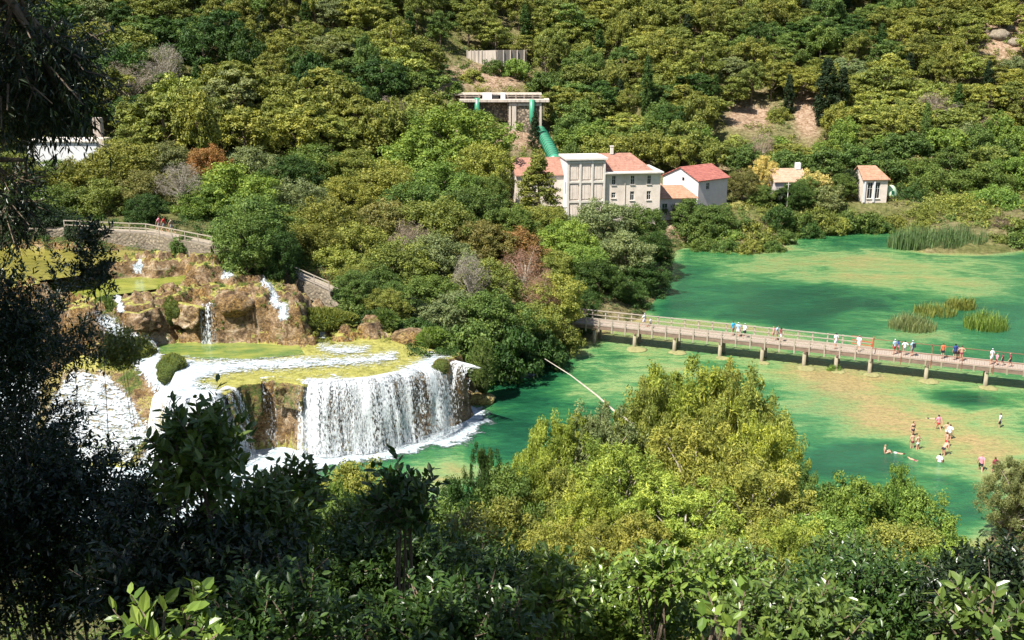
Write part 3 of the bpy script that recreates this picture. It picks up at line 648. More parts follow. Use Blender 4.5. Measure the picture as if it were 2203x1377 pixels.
def at(kind, u, vtop, wpx, Y, col, label=None, zone=None, zb=None):
    x, zt = PY(u, vtop, Y); z = Hs(x, Y) if zb is None else zb
    d = Y*cp-(zt-CAMZ)*sp; h = max(1.2, zt-z); w = wpx*d/F*1.12
    if kind not in ('cypress', 'conifer'): h = max(h, w*.8)      # a crown is never a flat cushion: the stem base sits lower on its slope
    return put_tree(kind, x, Y, zt-h-.15, h+.15, w, col, label, zone)

# --- the wooded spur between the falls and the lake, the path's trees, the shore trees
Z_SPUR = 'on the spur behind the falls'; Z_PATH = 'behind the railed path'; Z_BANK = 'on the bank above the bridge'; Z_EDGE = 'at the lake below the power house'
for a in [
 ('detail', 505, 352, 210, 137, 'bright', 'wide round bright green tree behind the railed path', None), ('detail', 535, 425, 190, 116.5, 'green', 'deep round tree hanging over the end of the railed path', None), ('detail', 430, 400, 130, 133, 'bright', None, Z_PATH),
 ('detail', 640, 385, 170, 144, 'sage', None, Z_SPUR), ('detail', 700, 425, 190, 134, 'olive', None, Z_SPUR), ('detail', 600, 455, 130, 127, 'olive', None, Z_SPUR), ('detail', 660, 480, 150, 124, 'olive', None, Z_SPUR),
 ('detail', 820, 430, 170, 140, 'brown', None, Z_SPUR), ('detail', 770, 480, 170, 128, 'olive', None, Z_SPUR), ('detail', 720, 530, 140, 121, 'yellow', None, Z_SPUR), ('detail', 930, 425, 190, 140, 'olive', None, Z_SPUR),
 ('bare', 875, 470, 80, 127, 'grey', 'pale leafless treetop among olive crowns above the falls', None), ('detail', 860, 520, 170, 121, 'olive', None, Z_SPUR), ('detail', 950, 505, 160, 123, 'sage', None, Z_SPUR), ('detail', 800, 570, 130, 117, 'green', None, Z_SPUR),
 ('detail', 1030, 480, 150, 136, 'brown', None, Z_SPUR), ('detail', 1100, 490, 150, 138, 'orange', 'rust brown tree crown behind the pinkish withered tree', None), ('bare', 1130, 530, 110, 122, 'pink', 'pinkish brown withered tree left of the bridge end', None), ('bare', 1165, 590, 90, 118, 'pink', 'second, lower pinkish withered tree nearer the bridge end', None),
 ('detail', 1040, 560, 150, 119, 'olive', None, Z_SPUR), ('detail', 920, 590, 140, 115, 'green', None, Z_SPUR), ('bare', 1010, 545, 80, 116, 'grey', 'thin pale twiggy tree in front of the spur trees', None), ('detail', 975, 630, 150, 110, 'sage', None, 'beside the falls'),
 ('detail', 1060, 625, 170, 109, 'green', None, 'beside the falls'), ('detail', 1190, 590, 140, 119, 'yellow', None, Z_BANK), ('detail', 1150, 650, 120, 113, 'yellow', None, Z_BANK), ('bush', 1010, 690, 130, 105, 'green', None, 'right of the falls'),
 ('bush', 1100, 690, 130, 106, 'deep', None, 'right of the falls'), ('bush', 1165, 700, 110, 110, 'deep', None, 'right of the falls'), ('bush', 945, 700, 70, 104, 'green', None, 'right of the falls'), ('bush', 1210, 690, 80, 114, 'olive', None, 'right of the falls'),
 ('detail', 1225, 470, 140, 146, 'bright', 'glossy bright green tree below the power house tower', None), ('detail', 1255, 525, 120, 138, 'bright', 'second bright green tree, lower and nearer the bridge', None), ('detail', 1195, 540, 90, 136, 'yellow', None, Z_BANK),
 ('detail', 1300, 430, 150, 156, 'sage', 'pale grey-green tree in front of the power house wall', None), ('detail', 1385, 440, 100, 157, 'green', 'dark pointed tree at the right corner of the power house', None), ('detail', 1340, 500, 160, 146, 'sage', 'pale grey-green tree at the water behind the bridge', None),
 ('detail', 1405, 500, 100, 152, 'deep', None, Z_EDGE), ('detail', 1290, 560, 120, 134, 'deep', None, Z_EDGE), ('detail', 1390, 560, 110, 143, 'deep', None, Z_EDGE), ('detail', 1345, 600, 100, 136, 'deep', None, Z_EDGE), ('detail', 1240, 620, 90, 126, 'deep', None, Z_BANK),
 ('conifer', 1157, 330, 125, 162, 'olive', 'tall pointed conifer in front of the power house left wing', None), ('detail', 1095, 440, 120, 150, 'green', None, Z_SPUR), ('detail', 1180, 440, 90, 152, 'olive', None, Z_SPUR),
 ('detail', 985, 222, 220, 182, 'bright', 'tallest crown of the big bright green trees left of the power house', None), ('detail', 900, 290, 200, 176, 'bright', None, 'left of the power house'), ('detail', 1035, 305, 130, 172, 'yellow', None, 'left of the power house'), ('detail', 1050, 375, 90, 164, 'green', None, 'left of the power house'),
 ('detail', 960, 350, 180, 162, 'bright', None, 'left of the power house'), ('detail', 840, 350, 170, 164, 'yellow', None, 'left of the power house'), ('detail', 1010, 400, 150, 152, 'green', None, 'left of the power house'), ('detail', 890, 390, 140, 154, 'green', None, 'left of the power house'),
 ('detail', 640, 240, 170, 192, 'bright', None, 'left of the intake ruin'), ('round', 740, 260, 140, 188, 'olive', None, 'left of the intake ruin'), ('detail', 560, 270, 150, 182, 'olive', None, 'left of the intake ruin'), ('detail', 690, 310, 150, 172, 'green', None, 'left of the intake ruin'),
 ('detail', 770, 320, 140, 170, 'olive', None, 'left of the intake ruin'), ('detail', 620, 335, 130, 162, 'deep', None, 'left of the intake ruin'), ('detail', 745, 380, 110, 155, 'yellow', None, 'left of the intake ruin'),
 ('round', 480, 260, 150, 180, 'brown', None, 'above the rust orange tree'), ('round', 400, 290, 130, 172, 'olive', None, 'above the rust orange tree'), ('detail', 545, 315, 130, 165, 'sage', None, 'above the rust orange tree'),
 ('bare', 385, 350, 100, 134, 'grey', 'bare grey leafless tree left of the bright green tree', None), ('detail', 445, 312, 90, 150, 'orange', 'small rust orange tree beside the bare grey tree', None),
 ('detail', 270, 300, 180, 148, 'olive', None, 'below the white shed'), ('detail', 180, 335, 170, 144, 'olive', None, 'below the white shed'), ('detail', 350, 305, 120, 150, 'sage', None, 'below the white shed'), ('detail', 95, 345, 150, 146, 'green', None, 'below the white shed'),
 ('detail', 20, 330, 120, 140, 'olive', None, 'below the white shed'), ('detail', 300, 370, 130, 134, 'brown', None, 'below the white shed'), ('detail', 210, 385, 150, 131, 'olive', None, Z_PATH), ('detail', 120, 395, 150, 129, 'green', None, Z_PATH), ('detail', 30, 400, 130, 127, 'green', None, Z_PATH),
 ('detail', 310, 420, 90, 126, 'deep', None, Z_PATH), ('detail', 80, 440, 160, 121, 'dark', None, Z_PATH), ('detail', 0, 455, 130, 120, 'dark', None, Z_PATH), ('bush', 170, 470, 80, 119, 'dark', None, Z_PATH),
 ('bush', 395, 498, 60, 114, 'green', 'bright shrub growing in front of the path wall', None), ('bush', 437, 525, 22, 113, 'green', 'tiny round shrub right of the bright wall shrub', None), ('bush', 462, 530, 20, 113, 'green', 'tiny shrub near the right end of the path wall', None),
 ('detail', 605, 500, 90, 115, 'deep', None, Z_PATH), ('detail', 560, 490, 100, 114.5, 'deep', None, Z_PATH), ('detail', 760, 585, 100, 111, 'green', None, Z_SPUR), ('detail', 830, 620, 110, 109.5, 'olive', None, Z_SPUR), ('bush', 900, 680, 90, 106, 'deep', None, Z_SPUR), ('bush', 752, 640, 80, 107, 'green', None, Z_SPUR), ('bush', 800, 660, 80, 106, 'deep', None, Z_SPUR), ('bush', 850, 675, 70, 106, 'green', None, Z_SPUR), ('bush', 730, 615, 60, 109, 'deep', None, Z_SPUR), ('detail', 525, 455, 150, 110.5, 'green', 'dark tree standing over the path between the two railings', None), ('detail', 590, 490, 90, 110, 'deep', None, Z_PATH), ('detail', 900, 640, 90, 112, 'dark', None, Z_SPUR), ('detail', 850, 610, 90, 114, 'green', None, Z_SPUR), ('detail', 760, 570, 90, 117, 'olive', None, Z_SPUR)]:
    at(*a)
# --- far shore of the lake and round the houses
Z_SH = 'on the far shore'; Z_FR = 'on the far right shore'; Z_HO = 'among the small houses'
for a in [
 ('detail', 1490, 428, 100, 181, 'green', None, Z_SH), ('detail', 1550, 440, 130, 180, 'green', None, Z_SH), ('bush', 1620, 470, 120, 179, 'olive', None, Z_SH), ('bush', 1500, 475, 90, 177, 'green', None, Z_SH), ('bush', 1565, 485, 90, 176, 'bright', None, Z_SH), ('bush', 1640, 495, 80, 175, 'olive', None, Z_SH),
 ('bush', 1600, 500, 80, 174.5, 'yellow', None, Z_SH), ('bush', 1530, 500, 70, 176, 'green', None, Z_SH), ('bush', 1680, 440, 60, 184, 'deep', None, Z_SH), ('bush', 1720, 452, 90, 186, 'green', None, Z_SH), ('bush', 1770, 445, 80, 188, 'olive', None, Z_SH), ('bush', 1830, 450, 90, 189, 'green', None, Z_SH),
 ('bush', 1880, 452, 80, 190, 'green', None, Z_SH), ('bush', 1925, 458, 70, 191, 'olive', None, Z_SH), ('bush', 1800, 462, 60, 187, 'yellow', None, Z_SH), ('bush', 1860, 466, 60, 189, 'deep', None, Z_SH),
 ('detail', 1960, 395, 120, 203, 'deep', None, Z_FR), ('detail', 2030, 365, 150, 205, 'green', None, Z_FR), ('detail', 2120, 350, 150, 207, 'green', None, Z_FR), ('detail', 2190, 330, 130, 210, 'bright', None, Z_FR), ('detail', 1980, 340, 120, 212, 'green', None, Z_FR),
 ('detail', 2060, 415, 160, 194, 'yellow', None, Z_FR), ('detail', 2140, 400, 150, 197, 'bright', None, Z_FR), ('detail', 2010, 440, 110, 190, 'olive', None, Z_FR), ('bush', 2110, 450, 120, 183, 'olive', None, Z_FR), ('bush', 2170, 455, 110, 181, 'olive', None, Z_FR), ('bare', 2160, 462, 50, 179, 'pink', 'small pinkish withered bush on the far right shore', None),
 ('bush', 2200, 470, 90, 178, 'green', None, Z_FR), ('bush', 2060, 460, 90, 185, 'green', None, Z_FR), ('bush', 2095, 492, 80, 178, 'green', None, Z_FR), ('bush', 2140, 496, 80, 176, 'olive', None, Z_FR), ('bush', 2190, 498, 90, 175, 'green', None, Z_FR), ('bush', 2045, 498, 60, 180, 'yellow', None, Z_FR), ('bush', 1660, 512, 60, 172.5, 'green', None, Z_SH), ('bush', 1615, 515, 70, 171.5, 'olive', None, Z_SH), ('bush', 1560, 512, 70, 172, 'green', None, Z_SH), ('bush', 1515, 508, 60, 173.5, 'green', None, Z_SH), ('bush', 1690, 492, 50, 178, 'green', None, Z_SH), ('bush', 1900, 470, 60, 189, 'green', None, Z_SH), ('bush', 1745, 478, 50, 184, 'deep', None, Z_SH), ('bush', 1985, 470, 60, 186, 'yellow', None, Z_FR),
 ('detail', 1600, 365, 80, 196, 'brown', 'olive brown tree right of the red roofed house', None), ('detail', 1650, 335, 60, 203, 'cream', 'narrow cream-blossomed tree left of the half hidden roof', None), ('bush', 1750, 360, 75, 199, 'cream', 'cream-blossomed bush right of the half hidden roof', None), ('bush', 1590, 430, 50, 192, 'cream', 'low cream-blossomed bush behind the shore shrubs', None),
 ('detail', 1710, 395, 70, 194, 'deep', None, Z_HO), ('detail', 1740, 380, 80, 197, 'green', None, Z_HO), ('bush', 1785, 395, 70, 195, 'sage', None, Z_HO), ('detail', 1815, 375, 60, 199, 'green', None, Z_HO), ('detail', 1640, 400, 60, 194, 'green', None, Z_HO), ('detail', 1835, 365, 50, 201, 'dark', None, Z_HO), ('detail', 1680, 405, 50, 195, 'dark', None, Z_HO),
 ('round', 1770, 320, 90, 211, 'green', None, 'behind the small houses'), ('round', 1690, 320, 90, 212, 'green', None, 'behind the small houses'), ('round', 1840, 310, 90, 214, 'green', None, 'behind the small houses'), ('round', 1600, 310, 80, 214, 'green', None, 'behind the small houses'), ('round', 1540, 300, 70, 216, 'olive', None, 'behind the small houses'),
 ('round', 1910, 330, 90, 212, 'green', None, 'behind the small houses'), ('round', 1460, 290, 80, 214, 'olive', None, 'behind the small houses'), ('round', 1400, 280, 80, 216, 'olive', None, 'behind the power house'), ('round', 1340, 285, 80, 214, 'olive', None, 'behind the power house'), ('round', 1280, 290, 80, 212, 'yellow', None, 'behind the power house'), ('bush', 1230, 305, 50, 208, 'green', None, 'behind the power house'),
 ('conifer', 1151, 238, 34, 220, 'dark', 'dark conifer growing against the intake tower wall', None), ('round', 1240, 215, 90, 232, 'green', None, 'around the intake ruin'), ('round', 1180, 150, 80, 246, 'green', None, 'around the intake ruin'), ('round', 1010, 150, 70, 250, 'yellow', None, 'below the retaining wall'), ('bush', 1060, 125, 55, 256, 'green', None, 'below the retaining wall'), ('bush', 1110, 122, 60, 256, 'bright', None, 'below the retaining wall'), ('bush', 990, 130, 50, 256, 'green', None, 'below the retaining wall'),
 ('round', 930, 130, 80, 250, 'deep', None, 'around the intake ruin'), ('round', 900, 195, 80, 232, 'olive', None, 'around the intake ruin'), ('round', 860, 160, 70, 245, 'olive', None, 'around the intake ruin'), ('round', 1677, 232, 56, 247, 'olive', 'olive round tree standing between the two bare slopes', None), ('bush', 1800, 780, 38, 109.6, 'bright', 'small bright shrub growing at a footbridge pier', None), ('bush', 845, 150, 60, 250, 'green', None, 'around the intake ruin')]:
    at(*a)
for a in [('cypress', 828, 25, 34, 262, 'dark', 'tall thin dark cypress left of the retaining wall', None), ('cypress', 862, 60, 26, 258, 'dark', 'shorter dark cypress just right of the tall thin one', None), ('cypress', 1700, 160, 24, 249, 'dark', 'slim dark cypress between the two bare slopes', None), ('cypress', 1783, 125, 46, 243, 'dark', 'broad dark cypress right of the bare slope', None), ('cypress', 1814, 145, 40, 242, 'dark', 'second broad cypress touching its left neighbour', None),
          ('cypress', 1815, -50, 40, 300, 'dark', 'dark cypress cut by the top edge right of centre', None), ('cypress', 1745, -45, 30, 302, 'dark', 'narrower cypress cut by the top edge, left of its pair', None), ('cypress', 935, 40, 26, 266, 'deep', 'slim cypress directly above the retaining wall end', None), ('cypress', 705, 60, 26, 240, 'dark', 'dark cypress among pines above the railed path', None), ('cypress', 1998, 215, 22, 228, 'green', 'thin green cypress above the far right shore', None), ('cypress', 1395, 120, 26, 242, 'deep', 'deep green cypress on the slope above the power house', None), ('cypress', 615, -40, 30, 244, 'dark', 'dark cypress cut by the top edge at left', None)]:
    at(*a)
# --- hillside wood
for k_, (u_, v_, w_) in enumerate([(560, 30, 26), (480, 70, 24), (655, 0, 26), (760, 95, 26), (1130, 10, 26), (1290, 60, 24), (1480, 30, 24), (1620, 75, 24), (1900, 50, 26), (1960, 110, 24), (2065, 180, 24), (1540, 160, 22), (1335, 170, 22), (420, 130, 24), (330, 60, 26), (2130, 130, 22), (880, 20, 26)]):
    for Y_ in np.arange(170, 340, 1.5):
        x_, z_ = PY(u_, v_+85, float(Y_))
        if z_ < Hs(x_, float(Y_)): at('cypress', u_, v_, w_, float(Y_), 'deep' if k_ % 3 else 'dark'); break
placed = [(t[0].location.x, t[0].location.y) for t in TREES]
KEEP = [(1612, 245, 62, 34), (1737, 240, 30, 58), (1060, 112, 85, 34), (1065, 215, 115, 30), (1120, 265, 60, 55), (1040, 180, 70, 25), (1290, 355, 150, 40), (1180, 310, 30, 36), (1500, 370, 100, 25), (1690, 365, 60, 22), (1880, 360, 45, 30), (120, 320, 110, 40), (1420, 330, 22, 14), (1010, 175, 40, 18), (2150, 80, 45, 22)]
PTS = [(x, y) for x, y in placed]; hill = []
tries = 0
while tries < 45000 and len(hill) < 700:
    tries += 1
    x = rnd.uniform(-150, 160); y = rnd.uniform(140, 335)
    if abs(x) > .49*y+12: continue
    ylo = 212 if x > 5 else 212-(5-x)*.9 if x > -60 else 153
    if y < ylo or (-17 < x < 10 and 221 < y < 241) or (-14 < x < 7 and 257 < y < 266): continue
    dmin = 4.5+.005*(y-200)+rnd.uniform(0, 2.2)
    if any((x-a)**2+(y-b)**2 < dmin*dmin for a, b in PTS): continue
    z = Hs(x, y); h = rnd.uniform(6.5, 12)*(.9 if x > 60 else 1)
    u, vt = proj(x, y, z+h); u, vb = proj(x, y, z)
    if vb < -6 or u < -80 or u > 2290: continue
    wpx = 3.2*F/y
    # the band of picture this tree would cover must stay clear of the openings
    if any(abs(u-a) < c+wpx*.8 and vt < b+d and vb > b-d*.2 and y < Yc for (a, b, c, d), Yc in zip(KEEP, (272, 272, 260, 228, 226, 250, 200, 222, 212, 212, 212, 190, 212, 250, 300))):
        if not any(((u-a)/c)**2+((vb-b)/d)**2 > 1.0 and 0 for a, b, c, d in KEEP): continue
    PTS.append((x, y)); hill.append((x, y, z, h, u, vt))
hill.sort(key=lambda t: t[1]); npine = nround = 0
for x, y, z, h, u, vt in hill:
    n = .03+float(fbm(np.array([x/35]), np.array([y/35]), 8, 3)[0])+rnd.uniform(-.2, .2)
    low = y < 228 and x > 0
    kind = 'round' if (low and rnd.random() < .75) or rnd.random() < .2 else 'pine'
    if kind == 'pine' and npine >= 290: kind = 'round'
    if kind == 'pine': npine += 1
    else: nround += 1
    col = ('green' if rnd.random() < .6 else 'bright') if low and kind == 'round' else 'yellow' if n > .12 else 'olive' if n > -.15 else 'green' if n > -.26 else 'deep'
    if rnd.random() < .04: col = 'sage'
    if rnd.random() < .02: kind, col = 'bare', 'grey'
    put_tree(kind, x, y, z-.3, h, rnd.uniform(6.5, 12.8)*(.95 if kind == 'pine' else .95), col)
print("TREES", len(TREES), "pine", npine, "round", nround)

# --- undergrowth that nobody could count
rng = np.random.default_rng(3)
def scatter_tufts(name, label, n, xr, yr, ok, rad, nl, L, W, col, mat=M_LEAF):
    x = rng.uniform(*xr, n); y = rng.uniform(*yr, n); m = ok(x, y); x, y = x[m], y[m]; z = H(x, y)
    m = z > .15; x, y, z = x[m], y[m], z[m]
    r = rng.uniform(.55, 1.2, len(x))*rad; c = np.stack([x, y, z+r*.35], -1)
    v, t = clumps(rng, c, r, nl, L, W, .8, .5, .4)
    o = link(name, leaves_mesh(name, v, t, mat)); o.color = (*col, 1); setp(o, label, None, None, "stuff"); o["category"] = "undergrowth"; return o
def okhill(x, y):
    u, v = proj(x, y, H(x, y)); m = (u > -60) & (u < 2260) & (v > -40)
    for a, b, c, d in [(1612, 245, 50, 26), (1737, 240, 26, 50), (1060, 128, 70, 10), (1040, 175, 50, 14), (1120, 297, 50, 20), (1590, 350, 40, 14), (1440, 490, 40, 20), (880, 185, 45, 14)]: m &= (np.abs(u-a) > c) | (np.abs(v-b) > d)
    return m & (rng.random(len(x)) < .9)
def okfar(x, y): return (y > np.where(x > 12, 178, 150)) & okhill(x, y)
scatter_tufts("undergrowth", "low olive scrub covering the hillside between the pines", 7000, (-150, 160), (150, 330), okfar, 1.3, 46, .42, .2, COLR['olive'])
scatter_tufts("undergrowth", "low dark green scrub under the hillside trees", 2600, (-150, 160), (150, 320), okfar, 1.1, 46, .4, .2, COLR['green'])
def okspur(x, y): return (polysd(x, y, RIVER) < -.4) & (polysd(x, y, FA) < .8) & ((linedist(x, y, PATHL) > 1.7))
PATHL = [P(-200, 495, 13.6), P(150, 492, 13.6), P(330, 500, 13.6), P(470, 528, 13.2), P(560, 560, 11.5), P(640, 590, 10.2), P(720, 625, 9.0), P(800, 665, 8), P(900, 700, 7), P(1100, 720, 4), P(1255, 690, 2.2)]
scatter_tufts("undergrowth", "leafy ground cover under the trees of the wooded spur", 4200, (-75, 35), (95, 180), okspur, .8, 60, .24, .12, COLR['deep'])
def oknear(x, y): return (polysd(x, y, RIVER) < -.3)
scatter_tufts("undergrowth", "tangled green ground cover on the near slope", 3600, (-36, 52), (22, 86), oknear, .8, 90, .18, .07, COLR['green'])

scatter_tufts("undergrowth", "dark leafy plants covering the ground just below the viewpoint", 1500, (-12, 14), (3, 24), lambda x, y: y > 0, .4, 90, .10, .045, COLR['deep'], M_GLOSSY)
def okrock(x, y):
    u, v = proj(x, y, H(x, y)); n = fbm(x/2.0, y/2.0, 133, 3)
    return (n > .04) & (((u > 600) & (u < 900) & (v > 640) & (v < 742)) | ((u > 215) & (u < 330) & (v > 655) & (v < 760)) | ((u > 500) & (u < 700) & (v > 585) & (v < 640)))
scatter_tufts("undergrowth", "low grass and herbs growing on the tufa rocks behind the plateau", 3000, (-50, -5), (92, 116), okrock, .35, 40, .24, .05, COLR['olive'])
def okedge(x, y):
    u, v = proj(x, y, H(x, y)); s_ = polysd(x, y, RIVER); return (s_ < -.2) & (s_ > -5) & (u > 880) & (u < 1300) & (v < 800) & (v > 690)
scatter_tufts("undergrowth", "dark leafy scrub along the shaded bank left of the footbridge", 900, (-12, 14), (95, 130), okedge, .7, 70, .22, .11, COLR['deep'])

def okcliff(x, y):
    u, v = proj(x, y, H(x, y)); n = fbm(x/1.3, y/1.3, 143, 3); return (n > .10) & (u > 260) & (u < 640) & (v > 560) & (v < 735)
scatter_tufts("undergrowth", "small green tufts growing in the cracks of the upper tufa cliff", 3500, (-50, -15), (94, 116), okcliff, .28, 36, .20, .05, COLR['green'])
# --- near bank thicket
Z_NB = 'in the near bank thicket'
for a in [('willow', 1500, 780, 270, 72, 'lime', 'highest crown of the sunlit thicket below the footbridge', None), ('willow', 1425, 800, 200, 71, 'lime', None, Z_NB), ('willow', 1575, 795, 200, 71.5, 'yellow', None, Z_NB), ('willow', 1395, 835, 220, 69, 'yellow', None, Z_NB), ('willow', 1290, 880, 210, 66, 'sage', None, Z_NB), ('willow', 1215, 900, 170, 65, 'lime', None, Z_NB), ('willow', 1610, 810, 200, 70, 'yellow', None, Z_NB),
 ('willow', 1655, 905, 200, 65, 'lime', None, Z_NB), ('willow', 1500, 900, 280, 63, 'yellow', None, Z_NB), ('willow', 1340, 960, 260, 60, 'lime', None, Z_NB), ('willow', 1620, 1000, 280, 58, 'yellow', None, Z_NB), ('willow', 1480, 1050, 300, 55, 'lime', None, Z_NB), ('willow', 1220, 1000, 190, 60, 'yellow', None, Z_NB), ('willow', 1720, 1000, 150, 61, 'green', None, Z_NB),
 ('detail', 1840, 1025, 190, 59, 'bright', None, Z_NB), ('detail', 1930, 1000, 90, 60, 'bright', 'narrow bright green treetop below the bathers', None), ('detail', 2000, 1065, 170, 58, 'bright', None, Z_NB), ('detail', 1800, 1110, 220, 53, 'bright', None, Z_NB), ('detail', 1940, 1130, 230, 52, 'yellow', None, Z_NB), ('detail', 2060, 1165, 190, 50, 'bright', None, Z_NB),
 ('willow', 2195, 985, 130, 70, 'sage', 'grey-green bush at the right edge beside the bathers', None), ('willow', 1700, 1120, 200, 51, 'lime', None, Z_NB), ('willow', 1360, 1110, 240, 52, 'yellow', None, Z_NB), ('willow', 1580, 1150, 230, 48, 'yellow', None, Z_NB),
 ('detail', 780, 1000, 190, 62, 'yellow', 'yellow-green bush in front of the falls foam', None), ('willow', 720, 1040, 130, 58, 'bright', None, 'below the falls pool'), ('willow', 1045, 958, 95, 62, 'deep', 'dark narrow treetop standing against the green pool', None), ('willow', 1175, 905, 140, 64.5, 'lime', None, Z_NB), ('willow', 1170, 985, 150, 61, 'lime', None, Z_NB), ('willow', 1260, 1060, 200, 56, 'lime', None, Z_NB), ('detail', 1100, 1000, 150, 60, 'green', None, 'below the falls pool'), ('detail', 985, 1030, 120, 58, 'deep', None, 'below the falls pool'),
 ('detail', 870, 1030, 130, 56, 'green', None, 'below the falls pool'), ('detail', 920, 1090, 220, 50, 'green', None, 'below the falls pool'), ('detail', 1080, 1090, 220, 51, 'olive', None, 'below the falls pool'), ('detail', 700, 1090, 220, 50, 'green', None, 'below the falls pool'), ('willow', 1200, 1130, 220, 49, 'yellow', None, 'below the falls pool'),
 ('detail', 560, 1080, 180, 50, 'deep', None, 'below the falls pool')]:
    at(*a)

# --- foreground shrubs with real leaves
def leafy(name, cen, rad, ntw, nl, L, W, col, label, ground=True, mat=M_GLOSSY, seed=0, droop=0.0, twl=.5, cat='shrub', stemr=.02, group=None, up=.5, stems=7, dens_hole=.0):
    rad = tuple(max(.14, q-.45*twl) for q in rad)
    rng = np.random.default_rng(seed+101); cx, cy, cz = cen
    root = empty(name, (cx, cy, (Hs(cx, cy) if ground else cz-rad[2]))); root["label"] = label; root["category"] = cat
    if group: root["group"] = group
    o0 = np.array(root.location)
    d = unit(rng.normal(size=(ntw, 3))); r = rng.random(ntw)**.4
    p0 = np.array(cen)+d*r[:, None]*np.array(rad)*(1+.15*rng.normal(size=(ntw, 1)))
    if dens_hole:
        q = vnoise(p0[:, 0]*1.4/rad[0]+seed, p0[:, 2]*3.2/rad[2]*.8, seed, p0[:, 1]); k = q > dens_hole; p0 = p0[k]; d = d[k]; ntw = len(p0)
    dr = unit(d*.8+rng.normal(size=d.shape)*.5+np.array([0, 0, up-droop]))
    ln = twl*rng.uniform(.5, 1.2, ntw); p1 = p0+dr*ln[:, None]
    k = np.repeat(np.arange(ntw), nl); t = np.tile(np.linspace(.12, 1, nl), ntw)+rng.uniform(-.05, .05, ntw*nl)
    c = p0[k]*(1-t[:, None])+p1[k]*t[:, None]-np.array([0, 0, 1])*(droop*.25*(t**2)*ln[k])[:, None]
    a = dr[k]; s = unit(np.cross(a, unit(rng.normal(size=a.shape)))); alt = np.where(np.tile(np.arange(nl), ntw) % 2 == 0, 1, -1)[:, None]
    ax = unit(a*.6+s*alt+np.array([0, 0, .25-droop])+rng.normal(size=a.shape)*.15)      # leaf axis
    nn = unit(np.cross(ax, np.cross(np.array([0, 0, 1.])+rng.normal(size=a.shape)*.45, ax))); b = np.cross(nn, ax)
    sz = rng.uniform(.6, 1.2, len(k))[:, None]; LL = L*sz; WW = W*sz
    base = c; tip = c+ax*LL-nn*LL*.15; m1 = c+ax*LL*.5-nn*WW*.18
    l1 = c+ax*LL*.30+b*WW*.46; l2 = c+ax*LL*.70+b*WW*.38-nn*LL*.06; r1 = c+ax*LL*.30-b*WW*.46; r2 = c+ax*LL*.70-b*WW*.38-nn*LL*.06
    v = np.stack([base, r1, r2, tip, m1, l2, l1], 1); n = len(c); i = np.arange(n)[:, None]*7
    f4 = np.concatenate([i+np.array([[0, 1, 2, 4]]), i+np.array([[0, 4, 5, 6]])]); f3 = np.concatenate([i+np.array([[2, 3, 4]]), i+np.array([[4, 3, 5]])])
    tint = np.clip(.5+.25*rng.normal(size=n), 0, 1)
    me = arr_mesh("leaves", v.reshape(-1, 3)-o0, [f4, f3], [mat], {"tint": np.repeat(tint, 7)}, smooth=False)
    fo = link("foliage", me, root); fo.color = (*COLR[col], 1) if isinstance(col, str) else (*col, 1)
    m = MB(); g = Vector((0, 0, -.2)) if ground else None
    for j in rng.choice(ntw, min(ntw, stems*12), replace=False):
        m.tube([p0[j]-o0, p1[j]-o0], [stemr*.4, stemr*.2], 4, cap=False)
    for j in rng.choice(ntw, min(ntw, stems), replace=False):
        e = Vector(p0[j]-o0); st = Vector((rng.normal()*.15, rng.normal()*.15, -.2)) if ground else Vector((rng.normal()*.2, -.5, rad[2]*2.2))
        md = st.lerp(e, .5)+Vector((rng.normal()*.15, rng.normal()*.1, .1)); m.tube([st, md, e], [stemr*1.6, stemr, stemr*.5], 5, cap=False)
    m.build("stems", M_BARK, root)
    return root
def fg(u, v, wpx, hpx, Y, ntw, nl, L, W, col, label, depth=.8, **kw):
    """a leafy shrub whose crown is centred on the sight line through (u, v) at distance Y"""
    x, z = PY(u, v, Y); d = Y*cp-(z-CAMZ)*sp; s = d/F
    return leafy(kw.pop('name', 'shrub'), (x, Y, z), (wpx*s/2, max(depth, .3), hpx*s/2), ntw, nl, L, W, col, label, **kw)
# dark tree mass on the left
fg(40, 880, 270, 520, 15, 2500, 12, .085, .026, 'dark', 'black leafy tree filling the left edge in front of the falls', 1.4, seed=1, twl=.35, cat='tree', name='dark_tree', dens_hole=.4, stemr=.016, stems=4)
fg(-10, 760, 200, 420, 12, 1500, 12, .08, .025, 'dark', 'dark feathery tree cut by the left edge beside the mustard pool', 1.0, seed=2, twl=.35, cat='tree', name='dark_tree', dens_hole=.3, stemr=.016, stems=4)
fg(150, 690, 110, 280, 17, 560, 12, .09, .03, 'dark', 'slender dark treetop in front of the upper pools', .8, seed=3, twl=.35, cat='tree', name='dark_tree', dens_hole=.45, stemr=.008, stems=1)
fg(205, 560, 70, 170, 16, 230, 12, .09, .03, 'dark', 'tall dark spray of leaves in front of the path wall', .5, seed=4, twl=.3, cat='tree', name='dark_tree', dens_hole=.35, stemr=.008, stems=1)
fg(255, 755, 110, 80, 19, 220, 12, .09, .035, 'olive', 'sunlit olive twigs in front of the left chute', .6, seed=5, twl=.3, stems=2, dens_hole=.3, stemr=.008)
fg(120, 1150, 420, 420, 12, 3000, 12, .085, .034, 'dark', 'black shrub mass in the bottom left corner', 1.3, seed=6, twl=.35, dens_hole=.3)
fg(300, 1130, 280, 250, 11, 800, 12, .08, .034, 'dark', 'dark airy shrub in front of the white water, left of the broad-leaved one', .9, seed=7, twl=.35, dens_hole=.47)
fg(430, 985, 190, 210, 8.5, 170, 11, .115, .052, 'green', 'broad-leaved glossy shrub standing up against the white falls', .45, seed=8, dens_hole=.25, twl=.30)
fg(560, 1150, 240, 240, 9, 330, 11, .10, .045, 'green', 'glossy green shrub right of the broad-leaved one', .6, seed=9, dens_hole=.3, twl=.3)
